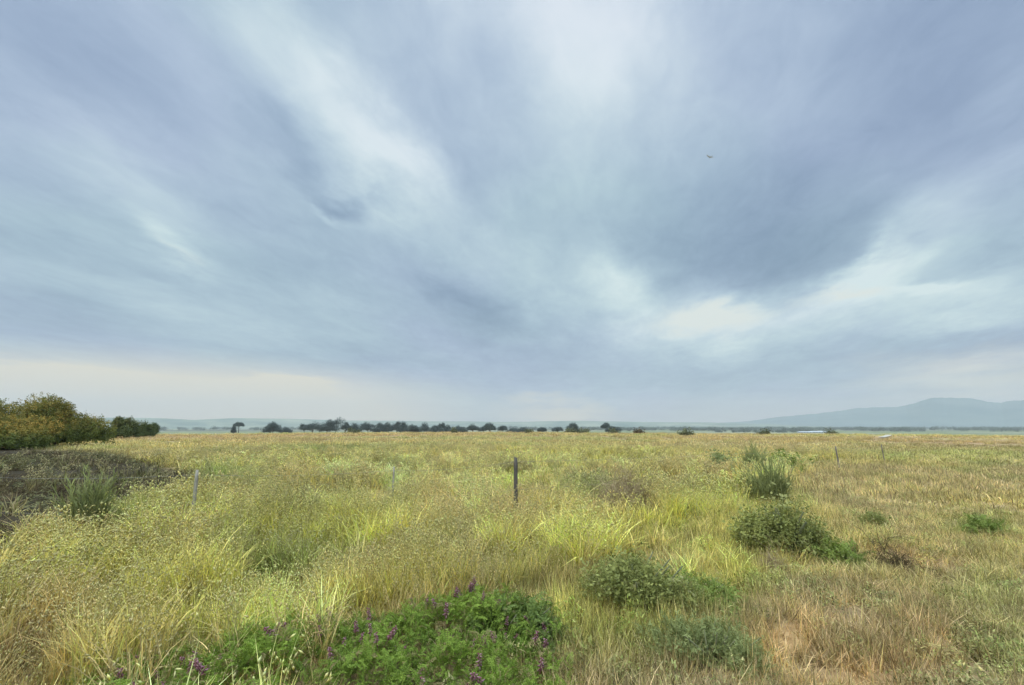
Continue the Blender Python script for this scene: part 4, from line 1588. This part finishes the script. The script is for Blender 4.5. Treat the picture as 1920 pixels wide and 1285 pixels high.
building(1500, 1521, 809.2, 900, 6, 'left one of the two long white farm sheds on the plain at the right', 'shed', 'farm_shed', 4, 14, 'white farm sheds')
building(1524, 1548, 808.6, 940, 6, 'right one of the two long white farm sheds on the plain at the right', 'shed', 'farm_shed', 5, 14, 'white farm sheds')
building(1192, 1207, 808.6, 560, 4, 'small white hut above the brown bush right of the crooked tree', 'hut', 'white_hut', 2, 7)
building(1282, 1293, 809.2, 700, 4, 'tiny white hut on the plain between the crooked tree and the long sheds', 'hut', 'white_hut', 2, 7)


def ribbon(name, pix, width, mat, lift=.02):
    C = []
    for (a, b, w) in pix:
        p = on_ground(a, b)
        C.append((p[0], p[1], w))
    C = np.array(C)
    t = np.linspace(0, len(C) - 1, 14 * len(C))
    x, y, w = (np.interp(t, np.arange(len(C)), C[:, i]) for i in range(3))
    k = np.ones(9) / 9
    xs, ys = np.convolve(np.pad(x, 4, 'edge'), k, 'valid'), np.convolve(np.pad(y, 4, 'edge'), k, 'valid')
    dx, dy = np.gradient(xs), np.gradient(ys)
    n = np.hypot(dx, dy)
    nx, ny = -dy / n, dx / n
    V = []
    M = 5
    for j in range(M):
        o = (j / (M - 1) - .5) * w * width
        X, Y = xs + nx * o, ys + ny * o
        V.append(np.stack([X, Y, ground_z(X, Y) + lift], -1))
    V = np.stack(V, 1).reshape(-1, 3)
    L_ = len(xs)
    i, j = np.meshgrid(np.arange(L_ - 1), np.arange(M - 1), indexing='ij')
    Fc = np.stack([i * M + j, (i + 1) * M + j, (i + 1) * M + j + 1, i * M + j + 1], -1).reshape(-1, 4)
    o = mesh_obj(name, V, Fc, mat)
    tag(o, kind='structure')
    return V


M_TRACK = bark_material('pale_sand_track', (0.40, 0.34, 0.25), (0.56, 0.50, 0.38), 2.0, stretch=1, bump=.1)
TRACK = [(1652, 822.5, .9), (1664, 819, 1), (1676, 816.2, 1), (1692, 814.2, 1.1), (1720, 813.4, 1.1)]
ribbon('dirt_track', TRACK, 1.0, M_TRACK, .15)

# ------------------------------------------------------------------ bird gliding high in the sky
def build_bird():
    p = at_depth(1332, 295, 58)
    m = lm('bird_feathers', (0.42, 0.45, 0.5), (0.55, 0.58, 0.62), transl=.1)
    root = empty('bird', p, .5)
    tag(root, 'small dark bird gliding in the cloudy sky at the upper right', 'bird')
    g = Geo()
    rows = []
    for k in range(9):          # body
        t = k / 8
        rr = .07 * math.sin(math.pi * min(t * .9 + .06, 1)) ** .7 + .004
        rows.append(((0, -.28 + .56 * t, .02 * math.sin(3 * t)), rr))
    g.tube([r_[0] for r_ in rows], [r_[1] for r_ in rows], 8, (.2, 0, 0))
    for s in (-1, 1):           # wings, arched, with thickness
        V, n = [], 9
        for k in range(n):
            t = k / (n - 1)
            x = s * (.04 + .72 * t)
            zc = .05 + .16 * math.sin(t * 1.9) - .07 * t
            yc = .06 + .10 * math.sin(t * 3.1) - .16 * t * t
            ch = .17 * (1 - t ** 2.2) + .015
            V += [(x, yc + ch * .45, zc), (x, yc, zc + .018 * (1 - t)), (x, yc - ch * .55, zc - .004), (x, yc, zc - .012 * (1 - t) - .002)]
        Fc = []
        for k in range(n - 1):
            for j in range(4):
                a, b = 4 * k + j, 4 * k + (j + 1) % 4
                Fc += [(a, b, b + 4), (a, b + 4, a + 4)]
        g.add(V, Fc, (.6, 0, 0))
    g.add([(-.03, -.24, 0), (.03, -.24, 0), (.07, -.42, 0), (-.07, -.42, 0), (0, -.3, .015)], [(0, 1, 4), (1, 2, 4), (2, 3, 4), (3, 0, 4), (0, 3, 2), (0, 2, 1)], (.4, 0, 0))
    V, Fc, B = g.get()
    mesh_obj('body', V, Fc, m, parent=root, bv=B, smooth=True)


build_bird()

# ------------------------------------------------------------------ haze
def build_haze():
    m = bpy.data.materials.new('haze_air')
    m.use_nodes = True
    t = m.node_tree
    t.nodes.clear()
    out = nd(t, 'ShaderNodeOutputMaterial')
    v = nd(t, 'ShaderNodeVolumePrincipled')
    v.inputs['Color'].default_value = (1.0, 0.975, 0.89, 1)
    v.inputs['Density'].default_value = HAZE
    v.inputs['Anisotropy'].default_value = 0.0
    wire(t, v.outputs[0], out.inputs['Volume'])
    s = 8000.0
    V = [(x, y, z) for z in (-30.0, 420.0) for y in (-s * .3, s) for x in (-s, s)]
    Fc = [(0, 2, 3, 1), (4, 5, 7, 6), (0, 1, 5, 4), (2, 6, 7, 3), (0, 4, 6, 2), (1, 3, 7, 5)]
    o = mesh_obj('haze', V, Fc, m)
    tag(o, kind='stuff')
    return o


HAZE = 1.6e-4
build_haze()
